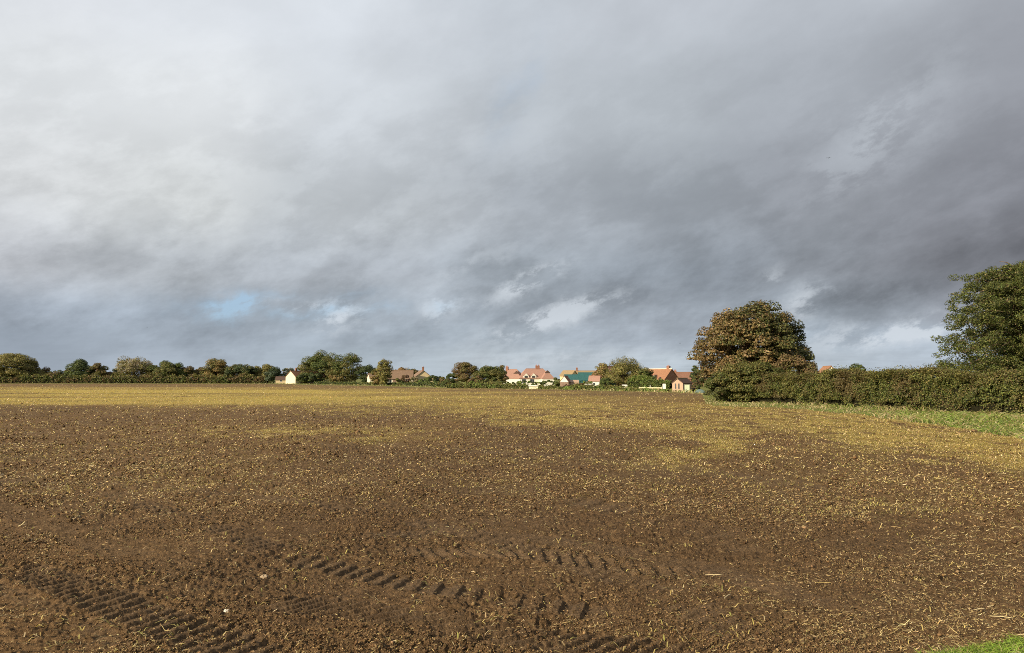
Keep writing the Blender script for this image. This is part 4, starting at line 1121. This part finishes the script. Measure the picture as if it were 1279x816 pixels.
# green barn: lower left part and taller right part
def barn():
    d = 215; x, y = P(725, d); root = empty('green_barn', (x, y, 0), math.radians(5)); tag(root, 'dark green metal sheet barn with shallow roof behind the village bushes', 'barn')
    for nm, (x0, x1, he, hr) in {'lower_shed': (-4.8, -0.6, 2.4, 3.3), 'main_shed': (-0.6, 4.6, 2.9, 3.9)}.items():
        m = MB(); m.v = [(x0,-3,-.1),(x1,-3,-.1),(x1,3,-.1),(x0,3,-.1),(x0,-3,he*.55),(x1,-3,he*.55),(x1,3,he*.55),(x0,3,he*.55),(x0,0,hr-.08),(x1,0,hr-.08)]
        m.f = [(0,1,5,4),(2,3,7,6),(3,0,4,8,7),(1,2,6,9,5),(0,3,2,1)]
        s_ = m.build(nm, W_green, root)
        r = MB()
        for sg in (-1, 1):
            pts = [(x0 - .02, sg * 3.2, he*.55 - .1), (x1 + .02, sg * 3.2, he*.55 - .1), (x1 + .02, sg * .01, hr), (x0 - .02, sg * .01, hr)]
            r.poly(pts); r.poly([(a, b, c + .05) for a, b, c in reversed(pts)])
        r.build('roof', W_green, s_)
    m = MB(); m.box(1.2, 3.2, -3.06, -3.01, 0, 1.5); m.build('door', M_lead, root)
barn()
house('white_gabled_shed', 'small shed with bright white gable over old brown boards left of the green barn', 707, 163, 3.4, 1.9, 1.35, 2.55, 74, W_wood, R_dull, cat='shed', over=.1)
def gabl():
    d = 161.0
    root = [o for o in bpy.data.objects if o.name == 'white_gabled_shed'][0]
    m = MB(); m.v = [(-1.76, -1.02, 1.30), (-1.76, 1.02, 1.30), (-1.76, 0, 2.62), (-1.70, -1.02, 1.30), (-1.70, 1.02, 1.30), (-1.70, 0, 2.62)]
    m.f = [(0,2,1),(3,4,5),(0,1,4,3),(1,2,5,4),(2,0,3,5)]
    m.build('gable', W_white, root)
gabl()
house('flat_brick_store', 'low pinkish walled store joined beside the white gabled shed', 717, 164, 2.1, 2.0, 1.3, 1.6, 0, W_pinkbrick, W_pinkbrick, cat='shed', over=.05)
house('pink_garden_house', 'little pink walled building with white lower front left of the willow', 743, 172, 2.5, 2.4, 1.5, 2.6, -15, W_white, R_pink, cat='shed', over=.12, wins=[('f', 0, .5, .5, .6)])
house('brown_barn', 'brown roofed barn half hidden behind the willow crown', 762, 200, 8.5, 7, 2.6, 5.4, 50, W_brick, R_dull, cat='barn')
h8, (l8, v8) = house('brick_house', 'brick house with bright orange tiled roof and white dormer right of the willow', 822, 190, 9.0, 5.6, 1.9, 4.5, -52, W_brick, R_orange, chim=[(3.4, 0.1, .65, .8)], over=.15, ridge=W_cream,
      wins=[('f', -2.5, .6, .9, .9), ('f', 2.2, .6, .9, .9)])
dormer(h8, 1.2, v8, 1.6, 1.1, .8, .7, W_white, R_dark, 1.6)
dormer(h8, 3.0, v8, 1.7, .7, .4, .4, R_dark, R_dark, 1.2)
house('tiled_bungalow', 'low bungalow roof of dull orange tiles between brick house and chestnut', 855, 205, 9.5, 6, 2.0, 3.8, -6, W_brick, R_dull, chim=[(-2.6, 0, .4, .8)])
house('garden_shed', 'small pinkish brick garden shed with dark tiled roof and two narrow windows', 852, 112, 3.3, 1.75, 1.35, 2.0, 52, W_pinkbrick, R_dark, cat='shed', over=.08,
      wins=[('l', -.22, .55, .16, .75), ('l', .32, .55, .16, .75)], ridge=R_ochre)
def board(name, label, cat, px, d, w_, h_, t, mat, z0=0.0, rot=0):
    x, y = P(px, d); m = MB(); m.box(-w_/2, w_/2, -t/2, t/2, z0, z0 + h_); o = m.build(name, mat, None, bevel=0.015); o.location = (x, y, 0); o.rotation_euler = (0, 0, math.radians(rot)); tag(o, label, cat); return o
# pale green shed door leaf / cupboard
def cupboard():
    x, y = P(858, 108.5); root = empty('storage_locker', (x, y, 0), math.radians(-12)); tag(root, 'pale green upright locker standing beside the brick garden shed', 'locker')
    m = MB(); m.box(-.36, .36, -.3, .3, 0, 1.12); m.build('body', W_pale, root)
    m = MB(); m.box(-.40, .40, -.34, .34, 1.12, 1.16); m.build('lid', W_pale, root)
    m = MB(); m.box(-.33, -.02, -.325, -.302, .06, 1.08); m.box(.02, .33, -.325, -.302, .06, 1.08); m.build('door', W_pale, root)
cupboard()
def tarp():
    x, y = P(874, 104); rs = np.random.RandomState(3); m = MB(); n1_, n2_ = 9, 7
    g = {}
    for a in range(n1_):
        for b in range(n2_):
            u, v = a / (n1_ - 1) * 2 - 1, b / (n2_ - 1) * 2 - 1
            z = 0.5 * (1 - max(abs(u), abs(v)) ** 3.5) + rs.rand() * .06
            g[a, b] = len(m.v); m.v.append((u * .65, v * .6, max(0, z)))
    for a in range(n1_ - 1):
        for b in range(n2_ - 1): m.f.append((g[a, b], g[a + 1, b], g[a + 1, b + 1], g[a, b + 1]))
    o = m.build('tarpaulin_pile', plain('teal_tarpaulin', (0.12, 0.17, 0.15), .8, .4, .15), None, smooth=True); o.location = (x, y, 0)
    tag(o, 'faded blue green covered pile between garden shed and chestnut', 'covered pile')
tarp()
def lowfence():
    x0, y0 = P(798, 122); x1, y1 = P(826, 118.5); L = math.hypot(x1 - x0, y1 - y0)
    root = empty('white_fence', (x0, y0, 0), math.atan2(y1 - y0, x1 - x0)); tag(root, 'low white board fence in front of the garden hedge left of the brick shed', 'fence')
    m = MB(); m.box(0, L, -.02, .02, .18, .42); m.box(0, L, -.02, .02, .46, .66); m.build('rail', W_sand, root)
    for k in range(5):
        m = MB(); m.box(k * L / 4 - .05, k * L / 4 + .05, .022, .12, 0, .72 + (0.25 if k == 2 else 0)); m.build('post', W_white, root)
lowfence()
def panel(px, d, wpx, y_top, y_bot, name, label, cat, mat, rot):
    board(name, label, cat, px, d, wpx / FPX * d, Z(y_top, d) - Z(y_bot, d), .08, mat, max(0, Z(y_bot, d)), rot)
panel(829.5, 121, 4, 479.5, 486, 'white_board', 'upright white board at the right end of the low white fence', 'board', W_white, -25)
def lowshed(px, d, w_, dep, h_, name, label, mat, rot):
    x, y = P(px, d); root = empty(name, (x, y, 0), math.radians(rot)); tag(root, label, 'shed')
    m = MB(); m.box(-w_/2 + .1, w_/2 - .1, -dep/2 + .1, dep/2 - .1, 0, h_ * .72); m.build('wall', W_cream, root)
    r = MB(); a, b = w_/2, dep/2; z = h_ * .72
    r.v = [(-a,-b,z),(a,-b,z),(a,b,z),(-a,b,z),(-a,-b,z+.08),(a,-b,z+.08),(a,0,h_),(-a,0,h_),(a,b,z+.08),(-a,b,z+.08)]
    r.f = [(0,3,2,1),(0,1,5,4),(4,5,6,7),(7,6,8,9),(2,3,9,8),(1,2,8,6,5),(3,0,4,7,9)]
    r.build('roof', mat, root)
lowshed(667, 144, 2.0, 1.6, 0.80, 'low_shed', 'long low white shed roof among bushes below the right pink roofed house', W_white, -6)
lowshed(682.5, 146, .8, .9, .72, 'cold_frame', 'tiny slanted white cold frame right of the long low white shed roof', W_white, 25)
lowshed(735.5, 152, 1.5, 1.2, 1.0, 'low_shed', 'low white roof sloping right beneath the green metal barn', W_white, -20)
lowshed(781, 136, 1.2, .9, .95, 'low_shed', 'low white roof under the willow right of the dark round bush', W_white, 0)
house('hedge_house', 'cream gabled house with orange roof peeping over the hedge right of the chestnut', 1033, 150, 5.5, 4.6, 2.3, 4.5, 82, W_cream, R_orange, over=.15)

# ------------------------------------------------------------------ small things
# white flint lying in the soil
def stone(name, label, px, py, r_, mat, seed):
    rs = np.random.RandomState(seed); x, y = gpt(px, py); h = float(height(np.array([x]), np.array([y]))[0][0])
    m = MB(); n1_, n2_ = 10, 7
    for b in range(n2_ + 1):
        for a in range(n1_):
            t = math.pi * b / n2_; p_ = 2 * math.pi * a / n1_; k = 1 + .22 * math.sin(3 * p_ + seed) * math.sin(2 * t) + .12 * rs.randn() * (0 < b < n2_)
            m.v.append((r_ * 1.3 * k * math.sin(t) * math.cos(p_), r_ * k * math.sin(t) * math.sin(p_), r_ * .7 * k * math.cos(t) + r_ * .45))
    for b in range(n2_):
        for a in range(n1_): m.f.append((b * n1_ + a, b * n1_ + (a + 1) % n1_, (b + 1) * n1_ + (a + 1) % n1_, (b + 1) * n1_ + a))
    o = m.build(name, mat, None); o.location = (x, y, h); tag(o, label, 'stone')
M_flint = plain('flint', (0.62, 0.56, 0.45), .6, .3, .15, 20)
stone('flint_stone', 'pale flint stone beside the lower left tyre track', 292, 757, .022, M_flint, 1)
stone('flint_stone', 'flat buff stone just above the second tyre track left of centre', 337, 717, .030, plain('buff_stone', (0.36, 0.27, 0.17), .8, .2, .2, 15), 2)
stone('flint_stone', 'tiny white stone in the bare soil right of centre', 747, 671, .016, M_flint, 3)
# loose straw stalks
def stalk(label, px, py, L, ang, seed):
    x, y = gpt(px, py); h = float(height(np.array([x]), np.array([y]))[0][0]) + .02
    c, s = math.cos(math.radians(ang)), math.sin(math.radians(ang)); m = MB()
    m.tube([(-c * L/2, -s * L/2, 0), (0, 0, .008), (c * L * .3, s * L * .3, .006), (c * L/2, s * L/2, .004)], [.0035, .004, .004, .003], 6)
    o = m.build('straw_stalk', plain('pale_stalk%d' % seed, (0.62, 0.50, 0.28), .5, .3, .1, 20), None, smooth=True); o.location = (x, y, h); tag(o, label, 'straw stalk', 'single straw stalks lying on the soil')
stalk('pale straight straw stalk lying level right of centre in the foreground', 887, 718, .17, -6, 1)
stalk('slanting straw stalk just below the straight pale one right of centre', 903, 742, .14, 50, 2)
stalk('straw stalk lying flat in the smooth soil at the lower right', 1210, 757, .11, 12, 3)
stalk('short pale straw stalk in the smooth soil near the bottom right grass', 1262, 786, .12, -4, 4)
stalk('thin straw stalk slanting down in the bare soil above the bottom right grass', 1236, 766, .16, -25, 5)

# birds
M_bird = plain('bird_feathers', (0.03, 0.03, 0.035), .7, .2, .3)
def bird(label, px, py, d, span, bank, seed):
    v = Vector(((px - 640) / FPX * d, d, Z(py, d)))
    root = empty('bird', v, random.Random(seed).uniform(0, 6.28)); tag(root, label, 'bird', 'birds in flight')
    m = MB(); L = span * .22
    m.tube([(-L, 0, 0), (-L * .6, 0, 0), (0, 0, .01), (L * .5, 0, .01), (L * .85, 0, .02), (L * 1.1, 0, .01)], [L * .06, L * .12, L * .22, L * .18, L * .13, L * .02], 8)
    m.poly([(-L, -L * .1, 0), (-L * 1.5, -L * .3, 0), (-L * 1.5, L * .3, 0), (-L, L * .1, 0)])
    m.build('body', M_bird, root, smooth=True)
    for s in (-1, 1):
        wm = MB(); k = span / 2; z1, z2 = k * .25 * bank, k * .12 * bank
        a = [(L * .35, 0, .01), (L * .45, s * k * .5, z1), (L * .05, s * k, z2), (-L * .35, s * k * .55, z1 * .95), (-L * .4, 0, .01)]
        t_ = span * .012
        wm.poly(a); wm.poly([(q[0], q[1], q[2] - t_) for q in reversed(a)])
        wm.build('wing', M_bird, root)
bird('dark bird flying high in the grey cloud at the upper right', 1043, 193, 90, .62, 1.2, 1)
bird('small bird low in the sky left of the chestnut', 850, 429, 110, .55, 1.0, 2)
bird('tiny bird above the left tree line', 183, 409, 120, .5, 1.0, 3)
